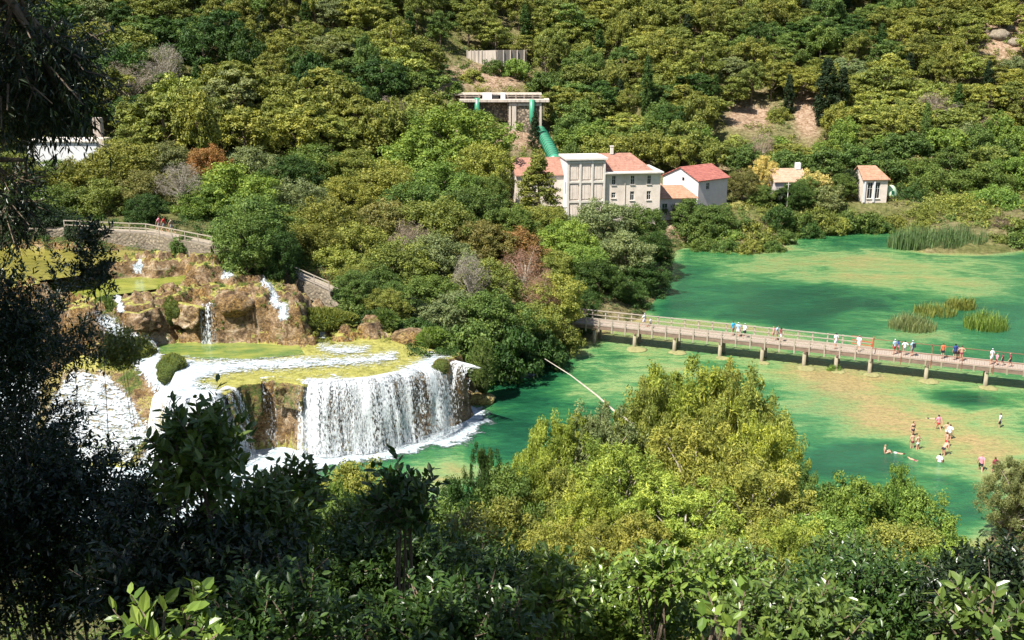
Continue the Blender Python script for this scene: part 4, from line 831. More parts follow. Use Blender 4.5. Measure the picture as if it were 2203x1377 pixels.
fg(630, 1075, 120, 110, 9.5, 90, 11, .11, .05, 'green', 'small spray of glossy leaves over the pool edge', .4, seed=10, twl=.3)
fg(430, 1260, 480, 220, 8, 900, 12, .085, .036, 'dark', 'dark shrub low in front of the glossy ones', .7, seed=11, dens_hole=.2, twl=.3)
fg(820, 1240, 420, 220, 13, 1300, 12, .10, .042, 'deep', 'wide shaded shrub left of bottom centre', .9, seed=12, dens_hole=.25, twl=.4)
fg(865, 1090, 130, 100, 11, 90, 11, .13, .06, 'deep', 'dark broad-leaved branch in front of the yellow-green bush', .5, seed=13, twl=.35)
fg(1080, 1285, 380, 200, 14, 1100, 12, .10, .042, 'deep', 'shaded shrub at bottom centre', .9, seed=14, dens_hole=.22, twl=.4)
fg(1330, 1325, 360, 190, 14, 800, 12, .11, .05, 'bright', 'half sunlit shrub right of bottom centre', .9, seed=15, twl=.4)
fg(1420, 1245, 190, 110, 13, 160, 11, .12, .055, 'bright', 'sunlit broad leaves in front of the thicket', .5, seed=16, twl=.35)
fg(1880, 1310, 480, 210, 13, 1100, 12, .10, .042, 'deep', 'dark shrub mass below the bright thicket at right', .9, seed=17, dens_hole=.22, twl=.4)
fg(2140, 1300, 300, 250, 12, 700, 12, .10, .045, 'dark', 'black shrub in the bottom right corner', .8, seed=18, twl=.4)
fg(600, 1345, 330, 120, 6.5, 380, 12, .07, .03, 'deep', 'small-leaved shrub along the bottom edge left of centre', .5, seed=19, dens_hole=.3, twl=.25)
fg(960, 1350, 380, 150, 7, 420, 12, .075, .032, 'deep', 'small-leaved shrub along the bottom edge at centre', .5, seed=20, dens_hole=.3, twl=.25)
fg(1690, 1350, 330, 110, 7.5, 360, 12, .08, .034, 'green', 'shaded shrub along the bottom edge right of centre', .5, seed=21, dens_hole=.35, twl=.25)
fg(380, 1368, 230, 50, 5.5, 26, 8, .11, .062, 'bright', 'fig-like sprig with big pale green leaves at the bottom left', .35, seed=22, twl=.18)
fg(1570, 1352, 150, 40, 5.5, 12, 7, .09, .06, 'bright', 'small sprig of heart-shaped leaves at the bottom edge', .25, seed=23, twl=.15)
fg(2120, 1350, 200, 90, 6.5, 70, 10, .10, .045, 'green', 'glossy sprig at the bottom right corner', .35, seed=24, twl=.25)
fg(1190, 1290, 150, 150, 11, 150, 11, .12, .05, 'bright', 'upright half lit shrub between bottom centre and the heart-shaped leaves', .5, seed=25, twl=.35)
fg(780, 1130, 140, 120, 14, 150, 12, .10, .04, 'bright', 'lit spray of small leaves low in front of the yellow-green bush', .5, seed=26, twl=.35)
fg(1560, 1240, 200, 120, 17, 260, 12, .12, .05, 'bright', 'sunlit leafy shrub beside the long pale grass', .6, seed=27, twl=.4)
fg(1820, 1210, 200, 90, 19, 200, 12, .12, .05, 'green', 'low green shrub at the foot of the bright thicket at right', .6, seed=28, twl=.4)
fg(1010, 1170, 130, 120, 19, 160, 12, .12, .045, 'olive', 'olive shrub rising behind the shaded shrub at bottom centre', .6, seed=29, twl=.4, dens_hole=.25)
# overhanging branches top left
fg(70, 130, 300, 330, 11, 900, 13, .10, .020, 'dark', 'dark narrow-leaved tree hanging into the top left corner', .9, seed=30, twl=.45, cat='tree', name='overhanging_tree', ground=False, droop=.7, up=.0, dens_hole=.33, stemr=.03)
fg(20, 420, 110, 220, 11.5, 200, 12, .09, .02, 'dark', 'thin hanging dark branch at the left edge', .5, seed=31, twl=.4, cat='tree', name='overhanging_tree', ground=False, droop=.5, up=.0, dens_hole=.3)
# long grass blades
def blades(name, label, spots, n, hgt, wid, spread, col, kind=None, cat='grass', lean=.35, zf=None, mat=M_LEAF, seed=0, group=None):
    rng = np.random.default_rng(seed+7); V = []; T = []
    for (x, y, rx, ry) in spots:
        a = rng.uniform(0, 6.28, n); r = np.sqrt(rng.random(n)); px = x+np.cos(a)*r*rx; py = y+np.sin(a)*r*ry
        pz = np.zeros(n) if zf is None else zf(px, py); h = hgt*rng.uniform(.5, 1.15, n)*(1-.35*r**2)*(.72+.5*vnoise(px*.9+seed, py*.9, 5)); d = rng.uniform(0, 6.28, n); ln = lean*rng.uniform(.2, 1.4, n)*h
        b = np.stack([px, py, pz-.1], -1); m = b+np.stack([np.cos(d)*ln*.35, np.sin(d)*ln*.35, h*.6], -1); t = b+np.stack([np.cos(d)*ln, np.sin(d)*ln, h*(1-.15*lean)], -1)
        wv = np.stack([np.cos(d+1.57), np.sin(d+1.57), 0*d], -1)*wid/2; wv = wv*rng.choice([1, .6], n)[:, None]
        V.append(np.stack([b-wv, b+wv, m+wv*.9, m-wv*.9, t, t], 1)); T.append(np.clip(.5+.25*rng.normal(size=n), 0, 1))
    V = np.concatenate(V); n = len(V); i = np.arange(n)[:, None]*6
    f = [i+np.array([[0, 1, 2, 3]]), i+np.array([[3, 2, 4]])]
    o = link(name, arr_mesh(name, V.reshape(-1, 3), f, [mat], {"tint": np.repeat(np.concatenate(T), 6)})); o.color = (*(COLR[col] if isinstance(col, str) else col), 1)
    return setp(o, label, cat, group, kind)
x, z = PY(1590, 1250, 22); blades("grass_tuft", "tuft of long pale grass blades below the thicket", [(x, 22, 1.2, .8)], 420, 1.6, .035, 1, 'sage', zf=lambda a, b: 0*a+z-.9, lean=.6, seed=1)
x, z = PY(1480, 1270, 18); blades("grass_tuft", "second tuft of long grass left of the first", [(x, 18, .8, .6)], 260, 1.2, .03, 1, 'bright', zf=lambda a, b: 0*a+z-.7, lean=.7, seed=2)
x, z = PY(2150, 1270, 12); blades("grass_tuft", "arching dark grass blades at the bottom right", [(x, 12, .5, .5)], 130, 1.1, .02, 1, 'green', zf=lambda a, b: 0*a+z-.5, lean=.9, seed=3)
# lake reeds
def reed(u, v, wpx, hpx, label, col, n=900, seed=0):
    x, y = P(u, v, 0); s = y/math.cos(R(14))/F; blades("reed_clump", label, [(x, y, wpx*s/2, wpx*s/2*.9)], n, hpx*s, .07, 1, col, cat='reeds', seed=seed, lean=.42, group='reed islands in the lake')
reed(1962, 706, 100, 38, 'wide grey-green reed clump, nearest the footbridge at left', 'sage', 1000, 1)
reed(2120, 705, 95, 42, 'lush green reed clump nearest the right edge', 'bright', 1000, 2)
reed(2010, 675, 90, 26, 'low reed clump between the other three', 'olive', 700, 3)
reed(2066, 662, 64, 32, 'farthest and smallest reed clump in the lake', 'olive', 700, 4)
x, y = P(2010, 535, 0); blades("reed_bed", "long bed of tall blue-green reeds on the far right shore", [(x-3.5, y+1, 4, 3), (x+1, y, 4, 3), (x+5, y+1, 4, 3)], 900, 4.2, .13, 1, (.12, .19, .07), cat='reeds', seed=9, lean=.22)
x, y = P(1955, 520, 0); blades("reed_bed", "short dark tuft left of the long reed bed", [(x, y, 1.6, 1.2)], 300, 2.4, .12, 1, 'green', cat='reeds', seed=10, lean=.3)
# shade trees left of and behind the viewpoint (outside the frame, their shade falls into it)
def shade_tree(x, y, zc, r, rz, n, label, seed):
    rng = np.random.default_rng(seed); g = Hs(x, y); root = empty("shade_tree", (x, y, g)); setp(root, label, "tree")
    c = crown_pts(rng, n, zc-g, rz, r, -.8, .25, .45); v, t = clumps(rng, c, rng.uniform(.7, 1.3, len(c)), 110, .34, .2, .8, .6, .2)
    cr = link("crown", leaves_mesh("crown", v, t), root); cr.color = (*COLR['deep'], 1)
    link("trunk", trunk_mesh("trunk", rng, zc-g+rz*.5, .35, c[:14]), root)
shade_tree(-14.5, 2, 44, 8.0, 4.8, 260, 'tall leafy tree on the slope beside the viewpoint, outside the view', 1)
shade_tree(-14.5, 13, 42.5, 6.5, 4.2, 230, 'leafy tree down the slope left of the view', 2)
shade_tree(-4, -9, 45, 7, 4.5, 150, 'leafy tree behind the viewpoint', 3)
shade_tree(-25, 33, 27, 7.0, 6, 240, 'tall tree on the left slope outside the view', 4)
# ------------------------------------------------------------------ built things
M_CONC = simple("tan plaster", (.66, .57, .49), .9, .12, .8, dark=(.54, .46, .39), bmp=.01)
M_WHITEW = simple("white plaster", (.62, .62, .63), .85, .08, 1.2)
M_SHADEW = simple("plaster tinted mauve for shade", (.56, .49, .48), .9, .1, 1.0)  # shade on the small houses' walls is put into this mauve tint
M_SLAB = simple("pale concrete", (.62, .57, .51), .85, .12, 1.0)
M_GLASS = simple("dark window glass", (.015, .018, .022), .12, .2, 2, spec=.6)
M_FRAME = simple("pale window frame", (.55, .53, .50), .7, .1, 5)
M_DGREY = simple("dark opening", (.03, .028, .03), .8, .2, 2)
M_GREEN = simple("green painted steel", (.05, .26, .15), .35, .18, 1.5, metal=.0, spec=.5)
M_GREEND = simple("dark green steel", (.01, .09, .05), .5, .18, 1.5)
def tile_mat(name, col):
    m, nt, out = newmat(name); b = N(nt, 'ShaderNodeBsdfPrincipled'); b.inputs['Roughness'].default_value = .8
    v = coords(nt, 'UV'); w_ = nt.nodes.new('ShaderNodeTexWave'); w_.inputs['Scale'].default_value = 1.6; w_.bands_direction = 'X'; nt.links.new(v, w_.inputs['Vector'])
    w2 = nt.nodes.new('ShaderNodeTexWave'); w2.inputs['Scale'].default_value = .9; w2.bands_direction = 'Y'; nt.links.new(v, w2.inputs['Vector'])
    n = noise(nt, coords(nt), 1.4, 6, .75)
    c = ramp(nt, [(.3, tuple(q*.62 for q in col)), (.5, col), (.75, tuple(min(1, q*1.25+.04) for q in col))], n).outputs[0]
    nt.links.new(mixc(nt, c, ramp(nt, [(0, (.8, .8, .8)), (.5, (1.05, 1.05, 1.05))], w2.outputs['Fac']).outputs[0], .6, 'MULTIPLY'), b.inputs['Base Color'])
    nt.links.new(bump(nt, math_(nt, 'ADD', w_.outputs['Fac'], w2.outputs['Fac']), .8, .08), b.inputs['Normal']); nt.links.new(b.outputs[0], out.inputs[0]); return m
M_TILE = tile_mat("terracotta tiles", (.38, .185, .13)); M_TILER = tile_mat("red tiles", (.38, .12, .09)); M_TILEO = tile_mat("orange tiles", (.44, .235, .145)); M_TILEP = tile_mat("sun-bleached tiles", (.48, .31, .21))
def stone_mat(name, col, mortar, sc):
    m, nt, out = newmat(name); b = N(nt, 'ShaderNodeBsdfPrincipled'); b.inputs['Roughness'].default_value = .9
    v = coords(nt); vo = nt.nodes.new('ShaderNodeTexVoronoi'); vo.inputs['Scale'].default_value = sc; nt.links.new(v, vo.inputs['Vector'])
    c1 = ramp(nt, [(.2, tuple(q*.65 for q in col)), (.8, tuple(min(1, q*1.25) for q in col))], vo.outputs['Color']).outputs[0]
    e = ramp(nt, [(.0, (1, 1, 1)), (.35, (1, 1, 1)), (.62, (0, 0, 0))], vo.outputs['Distance']).outputs[0]
    nt.links.new(mixc(nt, mortar, mixc(nt, c1, ramp(nt, [(.35, (.7, .7, .7)), (.65, (1.1, 1.1, 1.1))], noise(nt, v, 2, 6, .7)).outputs[0], 1.0, 'MULTIPLY'), e), b.inputs['Base Color'])
    nt.links.new(bump(nt, e, .7, .06), b.inputs['Normal']); nt.links.new(b.outputs[0], out.inputs[0]); return m
M_STONE = stone_mat("rubble stone", (.36, .28, .20), (.10, .08, .06), 2.2); M_STONEP = stone_mat("pale rubble stone", (.27, .22, .155), (.18, .15, .11), 3.2)
def streak_mat(name, col):
    m, nt, out = newmat(name); b = N(nt, 'ShaderNodeBsdfPrincipled'); b.inputs['Roughness'].default_value = .9
    n = noise(nt, coords(nt, 'Object', (2.2, 2.2, .12)), 1.0, 6, .7); nt.links.new(ramp(nt, [(.3, tuple(q*.45 for q in col)), (.5, col), (.7, tuple(q*1.2 for q in col))], n).outputs[0], b.inputs['Base Color']); nt.links.new(b.outputs[0], out.inputs[0]); return m
M_STREAK = streak_mat("streaked concrete", (.36, .30, .25)); M_STREAKP = streak_mat("weathered pale concrete", (.50, .43, .36))

def holed_wall(mb, x0, x1, z0, z1, holes, y=0.0, rev=.22, mi=0):
    """a wall face looking to -y with real openings; holes: (x, z, w, h) centres"""
    xs_ = sorted({x0, x1, *[h[0]-h[2]/2 for h in holes], *[h[0]+h[2]/2 for h in holes]}); zs = sorted({z0, z1, *[h[1]-h[3]/2 for h in holes], *[h[1]+h[3]/2 for h in holes]})
    for a, b in zip(xs_[:-1], xs_[1:]):
        for c, d in zip(zs[:-1], zs[1:]):
            mx, mz = (a+b)/2, (c+d)/2
            if any(abs(mx-h[0]) < h[2]/2 and abs(mz-h[1]) < h[3]/2 for h in holes): continue
            mb.add([(a, y, c), (b, y, c), (b, y, d), (a, y, d)], [(0, 1, 2, 3)], mi)
    for hx, hz, hw, hh in holes:
        a, b, c, d = hx-hw/2, hx+hw/2, hz-hh/2, hz+hh/2
        for p, q in (((a, c), (b, c)), ((b, c), (b, d)), ((b, d), (a, d)), ((a, d), (a, c))):
            mb.add([(p[0], y, p[1]), (q[0], y, q[1]), (q[0], y+rev, q[1]), (p[0], y+rev, p[1])], [(0, 1, 2, 3)], mi)
def shell(mb, x0, x1, y0, y1, z0, z1, holes=(), top=True, mi=0):
    holed_wall(mb, x0, x1, z0, z1, list(holes), y0, mi=mi)
    mb.add([(x1, y0, z0), (x1, y1, z0), (x1, y1, z1), (x1, y0, z1)], [(0, 1, 2, 3)], mi); mb.add([(x0, y0, z0), (x0, y1, z0), (x0, y1, z1), (x0, y0, z1)], [(0, 3, 2, 1)], mi)
    mb.add([(x0, y1, z0), (x1, y1, z0), (x1, y1, z1), (x0, y1, z1)], [(3, 2, 1, 0)], mi)
    if top: mb.add([(x0, y0, z1), (x1, y0, z1), (x1, y1, z1), (x0, y1, z1)], [(0, 1, 2, 3)], mi)
def raw(name, mb, mats, parent): # no normal recalculation for open shells
    return mb.build(name, mats, parent)
def window(parent, x, z, w_, h_, y, bars=True):
    m = MB(); m.box((x, y+.17, z), (w_, .03, h_)); o = m.build("window", M_GLASS, parent)
    f_ = MB(); t = .07
    for s in (-1, 1): f_.box((x+s*(w_/2-t/2), y+.125, z), (t, .05, h_)); f_.box((x, y+.128, z+s*(h_/2-t/2)), (w_-2*t, .05, t))
    if bars: f_.box((x, y+.13, z), (.05, .04, h_-2*t)); f_.box((x, y+.133, z+h_*.12), (w_-2*t, .035, .05))
    f_.build("frame", M_FRAME, o)
    s_ = MB(); s_.box((x, y-.05, z-h_/2-.05), (w_+.24, .2, .08)); s_.build("sill", M_SLAB, o); return o
def slope(mb, pts, th=.14, uvs=None):
    """a roof plane given by its outline, with thickness"""
    n = len(pts); lo = [(p[0], p[1], p[2]-th) for p in pts]
    mb.add([*pts, *lo], [tuple(range(n)), tuple(range(2*n-1, n-1, -1))]+[(i, i+n, (i+1) % n+n, (i+1) % n) for i in range(n)])
def roof(parent, planes, mat, name="roof"):
    m = MB()
    for p in planes: slope(m, p)
    o = m.build(name, mat, parent); me = o.data; uv = me.uv_layers.new(name="UVMap")
    for pl in me.polygons:
        for li in pl.loop_indices:
            c = me.vertices[me.loops[li].vertex_index].co; uv.data[li].uv = (c.x*1.0+.2*c.y, math.hypot(c.y, c.z))
    return o
def gable_planes(x0, x1, y0, y1, ze, rise, ov=.35, hipr=0.0, hipl=0.0):
    ym = (y0+y1)/2; d = ov*rise/((y1-y0)/2)
    A = (x0-ov, y0-ov, ze-d); B = (x1+ov, y0-ov, ze-d); Cc = (x1+ov, y1+ov, ze-d); D = (x0-ov, y1+ov, ze-d); E = (x0-ov+hipl, ym, ze+rise); F_ = (x1+ov-hipr, ym, ze+rise)
    r = [[A, B, F_, E], [Cc, D, E, F_]]
    if hipr: r.append([B, Cc, F_])
    if hipl: r.append([D, A, E])
    return r
# the power house
x, _ = PY(1220, 400, 176.0); PHX, PHY, PHZ = x, 176.0, 3.0
ph = empty("power_house", (PHX, PHY, PHZ), R(8)); setp(ph, "tall pale power house with red roofs and a panelled stair tower", "building")
m = MB(); holes = [(8.0, 7.85, .68, 1.5), (11.2, 7.85, .68, 1.5), (14.05, 7.85, .68, 1.5), (8.0, 5.35, .72, .95), (11.2, 5.2, .72, 1.5), (14.05, 5.2, .72, 1.5), (11.2, 2.5, .8, 1.5), (8.0, 2.4, .8, 1.2), (14.05, 2.4, .7, 1.4)]
shell(m, 6.42, 16.0, .5, 9.0, -1, 9.0, holes); m.build("wall", M_CONC, ph)
for h in holes: window(ph, *h, .5)
m = MB(); m.box((11.35, 4.45, 9.12), (9.95, 9.5, .22)); m.build("eave_slab", M_SLAB, ph)
roof(ph, gable_planes(6.45, 15.0, 1.5, 9.2, 9.32, 2.5, .1, 3.2), M_TILE)
m = MB(); shell(m, -8.0, -.01, 3.0, 10.0, -1, 8.8, [(-2.0, 6.6, .9, 1.4), (-5.0, 6.6, .9, 1.4)]); m.build("wing_wall", M_CONC, ph)
roof(ph, gable_planes(-8.0, -.02, 3.0, 10.5, 8.85, 2.3, .3), M_TILE, "wing_roof")
for xx in (-2.0, -5.0): window(ph, xx, 6.6, .9, 1.4, 3.0)
m = MB(); m.box((3.2, 3.1, 5.2), (6.38, 6.0, 12.4)); t = m.build("stair_tower", M_CONC, ph)
m = MB(); m.box((-.02, 3.1, 5.2), (.05, 6.02, 12.4)); m.build("side_wall", M_WHITEW, ph)
m = MB()
m.box((-.05, 1.1, 6.7), (.05, .35, 1.9)); m.box((-.05, 1.1, 2.2), (.05, .35, 1.2)); m.build("slit_window", M_GLASS, ph)
m = MB()
for i in range(4): m.box((.17+i*2.02, -.03, 5.2), (.34, .26, 12.3))
for z in (11.0, 7.75, 4.5, 1.3): m.box((3.2, -.02, z), (6.1, .22, .34))
m.build("ribs", M_SLAB, ph)
m = MB()
for i in range(3):
    for z in (9.38, 6.12, 2.9):
        m.box((1.18+i*2.02, .06, z), (1.3, .12, 2.35))
        for k in (-.3, .3): m.box((1.18+i*2.02+k, -.01, z), (.05, .05, 2.3))
m.build("panels", M_CONC, ph)
m = MB(); m.box((3.2, 3.0, 11.55), (7.0, 6.9, .3)); m.build("tower_roof", M_SLAB, ph)
m = MB(); m.box((8.6, 5.1, 12.3), (.5, .5, 1.3)); m.box((8.6, 5.1, 13.0), (.65, .65, .12)); m.build("chimney", M_SLAB, ph)
m = MB()
m.tube([(9.9, .38, 8.9), (9.9, .38, .5)], .05, 6); m.tube([(6.7, .38, 8.9), (6.7, .38, .5)], .05, 6); m.build("downpipe", M_SLAB, ph)
# small houses
def house(name, label, u, Y, L, W, h, rise, rz, wm, rm, zb, holes=(), hipr=0.0, hipl=0.0, cat="house", gwin=(), ov=.35):
    x, _ = PY(u, 400, Y); r = empty(name, (x, Y, zb), R(rz)); setp(r, label, cat)
    m = MB(); shell(m, 0, L, 0, W, -1.5, h, holes, top=False)
    if not hipl: m.add([(0, 0, h), (0, W, h), (0, W/2, h+rise)], [(0, 2, 1)])
    if not hipr: m.add([(L, 0, h), (L, W, h), (L, W/2, h+rise)], [(0, 1, 2)])
    o = m.build("wall", wm, r)
    for q in holes: window(r, *q, 0.0)
    roof(r, gable_planes(0, L, 0, W, h, rise, ov, hipr, hipl), rm)
    return r
h2 = house("red_roofed_house", "white gabled house with a bright red tiled roof right of the power house", 1503, 187, 7.6, 8.6, 5.2, 1.9, 38, M_SHADEW, M_TILER, 4.4, [(2.4, 3.9, .9, 1.2)])  # front wall has its shade painted in; the gable face gets plain white
m = MB(); m.add([(-.03, 0, -1), (-.03, 8.6, -1), (-.03, 8.6, 5.2), (-.03, 4.3, 7.1), (-.03, 0, 5.2), (-.06, 0, -1), (-.06, 8.6, -1), (-.06, 8.6, 5.2), (-.06, 4.3, 7.1), (-.06, 0, 5.2)], [(0, 1, 2, 3, 4), (9, 8, 7, 6, 5), (0, 5, 6, 1), (1, 6, 7, 2), (2, 7, 8, 3), (3, 8, 9, 4), (4, 9, 5, 0)]); m.build("gable_wall", M_WHITEW, h2)
m = MB(); m.box((-.08, 3.6, 5.0), (.06, .5, .55)); m.build("gable_window", M_GLASS, h2)
h3 = house("annex", "low annex with an orange roof between the power house and red roofed house", 1421, 182.5, 6.4, 6.0, 4.1, 1.6, 6, M_SHADEW, M_TILEO, 3.2, [(.9, 1.9, 1.0, 2.1), (3.9, 2.2, .8, 1.2)], hipr=2.2)
h4 = house("half_hidden_house", "house whose bleached tile roof shows between cream-blossomed trees", 1668, 199, 5.6, 5.8, 3.6, 1.9, 4, M_SHADEW, M_TILEP, 4.2, [(2.6, 2.0, .9, 1.2)])
m = MB(); m.box((5.0, 2.9, 5.9), (.9, 1.0, 1.2)); m.build("dormer", M_WHITEW, h4)
h5 = house("orange_roofed_hut", "small hut with an orange roof and tall dark windows near the far shore", 1858, 197, 4.6, 5.6, 4.2, 2.0, 5, M_CONC, M_TILEO, 4.3, [(1.3, 1.9, 1.0, 3.0), (2.75, 1.9, .9, 3.0)], hipr=1.8)
m = MB(); m.box((2.03, -.12, 1.7), (.3, .26, 3.9)); m.box((.2, -.12, 1.7), (.3, .26, 3.9)); m.build("pillar", M_WHITEW, h5)
h6 = house("slope_shed", "tiny concrete shed with a dark doorway on the slope behind the annex", 1399, 203, 2.0, 2.2, 1.6, .25, 12, M_STREAKP, M_TILEP, Hs(26, 203)-.1, [(1.3, .7, .9, 1.2)])
# shed at left
x, _ = PY(58, 320, 156); zs = 36-156*math.tan(R(15.5)-math.atan((688.5-302)/2300))
ws = empty("white_shed", (x, 156, zs-4.0), R(-4)); setp(ws, "long white flat-roofed shed half hidden by dark leaves at left", "building")
m = MB(); shell(m, 0, 10.4, 0, 4.5, -2, 3.8, [(1.0, 2.7, .55, 1.3)]); m.build("wall", M_WHITEW, ws); window(ws, 1.0, 2.7, .55, 1.3, 0.0)
m = MB(); m.box((5.2, 2.2, 3.92), (10.9, 5.0, .2)); m.build("roof", M_SLAB, ws)
m = MB(); m.box((9.3, 3.6, 5.2), (1.1, 1.2, 3.6)); m.build("chimney", M_STREAK, ws)
m = MB(); m.box((10.7, 1.2, 2.6), (1.6, 2.2, 3.4)); m.build("block_annex", M_STREAKP, ws)
# intake ruin
def zat(v, Y): return 36-Y*math.tan(R(15.5)-math.atan((688.5-v)/2300))
YI = 230.0; xl, _ = PY(972, 210, YI); xr, _ = PY(1178, 210, YI); zt = zat(216, YI)
ir = empty("intake_ruin", ((xl+xr)/2, YI, zt-8)); setp(ir, "ruined concrete intake platform with a stone tower and green pipes", "ruin")
def lx(u, v=215, Y=YI): return PY(u, v, Y)[0]-(xl+xr)/2
m = MB(); m.box((lx(1085), .8, 8.0), (lx(1178)-lx(985), 5.0, .5)); m.build("lower_slab", M_STREAKP, ir)
m = MB(); m.box((lx(1068), 2.6, 9.2), (lx(1165)-lx(970), 3.4, .34)); m.build("upper_slab", M_STREAKP, ir)
m = MB()
for u in (975, 1000, 1030, 1092, 1110, 1128, 1146, 1162): m.box((lx(u), 1.5, 8.62), (.35, .35, .86))
m.build("post", M_STREAKP, ir)
m = MB(); m.box((lx(1048), 1.2, 8.8), (2.0, 2.0, 1.3)); m.box((lx(1082), 1.2, 8.8), (1.0, 2.0, 1.3)); m.build("hut", M_WHITEW, ir)
m = MB(); m.box((lx(1066), 1.25, 8.6), (1.3, 1.7, .9)); m.build("doorway", M_DGREY, ir)
m = MB(); m.box((lx(1068), 3.6, 8.62), (lx(1163)-lx(975), .5, .84)); m.build("back_wall", M_STONE, ir)
m = MB(); m.bar((lx(990), .2, 8.75), (lx(1034), .2, 8.75), .12, .12); m.bar((lx(1090), .2, 8.75), (lx(1168), .2, 8.75), .12, .12); m.build("parapet_rail", M_STREAK, ir)
m = MB(); m.box((lx(1040), 1.6, 5.7), (lx(1094)-lx(990), 2.2, 4.2)); m.build("base_wall", M_STONE, ir)
m = MB(); m.box((lx(1130), 1.2, 3.4), (lx(1168)-lx(1093), 4.4, 8.4)); m.build("tower", M_STONE, ir)
m = MB()
for u in (1097, 1106, 1163): m.box((lx(u), -1.14, 3.4), (.42 if u != 1106 else .9, .3, 8.3))
m.box((lx(1130), -1.12, 7.2), (6.6, .26, .5)); m.box((lx(1128), -1.12, -.4), (6.4, .26, .4)); m.build("buttress", M_STREAKP, ir)
m = MB(); m.tube([(lx(1027), -1.3, 8.6), (lx(1027), -1.3, 4.6), (lx(1029), -.6, 3.0)], .55, 12); m.build("pipe", M_GREEN, ir, True)
m = MB(); m.tube([(lx(1144), -1.75, 8.3), (lx(1144), -1.75, 4.6), (lx(1150), -1.8, 1.5)], .55, 12); m.build("pipe", M_GREEN, ir, True)
pz = empty("penstock", (0, 0, 0)); setp(pz, "fat green ribbed penstock pipe running down behind the power house", "pipe")
pts = [PY(1163, 284, 227), PY(1170, 296, 221), PY(1178, 310, 213), PY(1188, 330, 203), PY(1194, 348, 194)]; ys_ = [229, 222, 213, 203, 194]
m = MB(); pp = [(a[0], y, a[1]) for a, y in zip(pts, ys_)]; pz.location = pp[3]; pp = [Vector(p)-Vector(pz.location) for p in pp]
fine = [pp[i].lerp(pp[i+1], t) for i in range(4) for t in (0, .25, .5, .75)]+[pp[-1]]; m.tube(fine, 1.15, 18); m.build("pipe", M_GREEN, pz, True)
for i in range(2, len(fine)-1):
    m = MB(); d = (fine[i+1]-fine[i]).normalized(); m.tube([fine[i]-d*.12, fine[i]+d*.12], 1.27, 18); m.build("rib", M_GREEND, pz, True)
# retaining wall
Yw = 262.0; a1 = PY(968, 118, Yw); a2 = PY(1005, 112, Yw-1); a3 = PY(1068, 108, Yw-2.5); a4 = PY(1132, 113, Yw+2); zb = zat(142, Yw)
rw = empty("retaining_wall", (a3[0], Yw, zb)); setp(rw, "streaked concrete retaining wall high on the hillside", "wall")
m = MB(); m.bar((a2[0]-a3[0], -1, (a2[1]-zb)/2-.6), (0, -2.5, (a3[1]-zb)/2-.6), .5, a3[1]-zb+1.2); m.build("left_face", M_STREAKP, rw)
m = MB(); m.bar((0.02, -2.5, (a3[1]-zb)/2-.6), (a4[0]-a3[0], 2, (a3[1]-zb)/2-.7), .5, a3[1]-zb+1.2); m.build("right_face", M_STREAK, rw)
m = MB(); m.bar((a1[0]-a3[0]-.5, 0.2, (a1[1]-zb)/2-1.2), (a2[0]-a3[0], -1, (a1[1]-zb)/2-.7), .6, a1[1]-zb+.5); m.build("rubble_end", M_STONEP, rw)
m = MB()
for i in range(9):
    t = i/8; p = Vector((a2[0]-a3[0], -1, 0)).lerp(Vector((0, -2.5, 0)), t) if i < 5 else Vector((0, -2.5, 0)).lerp(Vector((a4[0]-a3[0], 2, 0)), (i-4)/4.3)
    m.box((p.x, p.y-.32, (a3[1]-zb)/2-.2), (.22, .2, a3[1]-zb+.4))
m.build("rib", M_STREAKP, rw)
x0, z0 = PY(1172, 122, 268); m = MB(); m.box((0, 0, 0), (3.2, .5, 3.2)); o = m.build("concrete_wall_stub", M_STREAK); o.location = (x0, 268, z0-1.2); setp(o, "short grey concrete wall stub right of the retaining wall", "wall")
# pole, tent, parasol
x, z = PY(1693, 447, 193); m = MB(); m.tube([(0, 0, -.4), (0, 0, 4.6)], [.09, .06], 8); m.box((0, 0, 4.2), (.7, .06, .06)); o = m.build("utility_pole", M_SLAB); o.location = (x, 193, Hs(x, 193)); setp(o, "slim pale pole standing below the half hidden roof", "pole")
x, z = PY(1916, 420, 199); m = MB()
vs = []; fs = []
for j in range(7):
    for i in range(16):
        a = i/16*6.283; b = j/6*1.5; r = math.cos(b)*(1+.06*math.cos(a*4)); vs.append((math.cos(a)*1.1*r, math.sin(a)*1.1*r, 1.9*math.sin(b)))
for j in range(6):
    for i in range(16): fs.append((j*16+i, j*16+(i+1) % 16, (j+1)*16+(i+1) % 16, (j+1)*16+i))
m.add(vs, fs); M_TENT = simple("pale green fabric", (.45, .60, .38), .8, .1, 2); tn = empty("dome_tent", (x, 199, Hs(x, 199)+1.0)); m.build("canopy", M_TENT, tn, True); setp(tn, "pale green dome tent beside the orange roofed hut", "tent")
m = MB(); m.box((0, -1.08, .5), (.5, .12, .9)); m.build("opening", M_GREEND, tn)

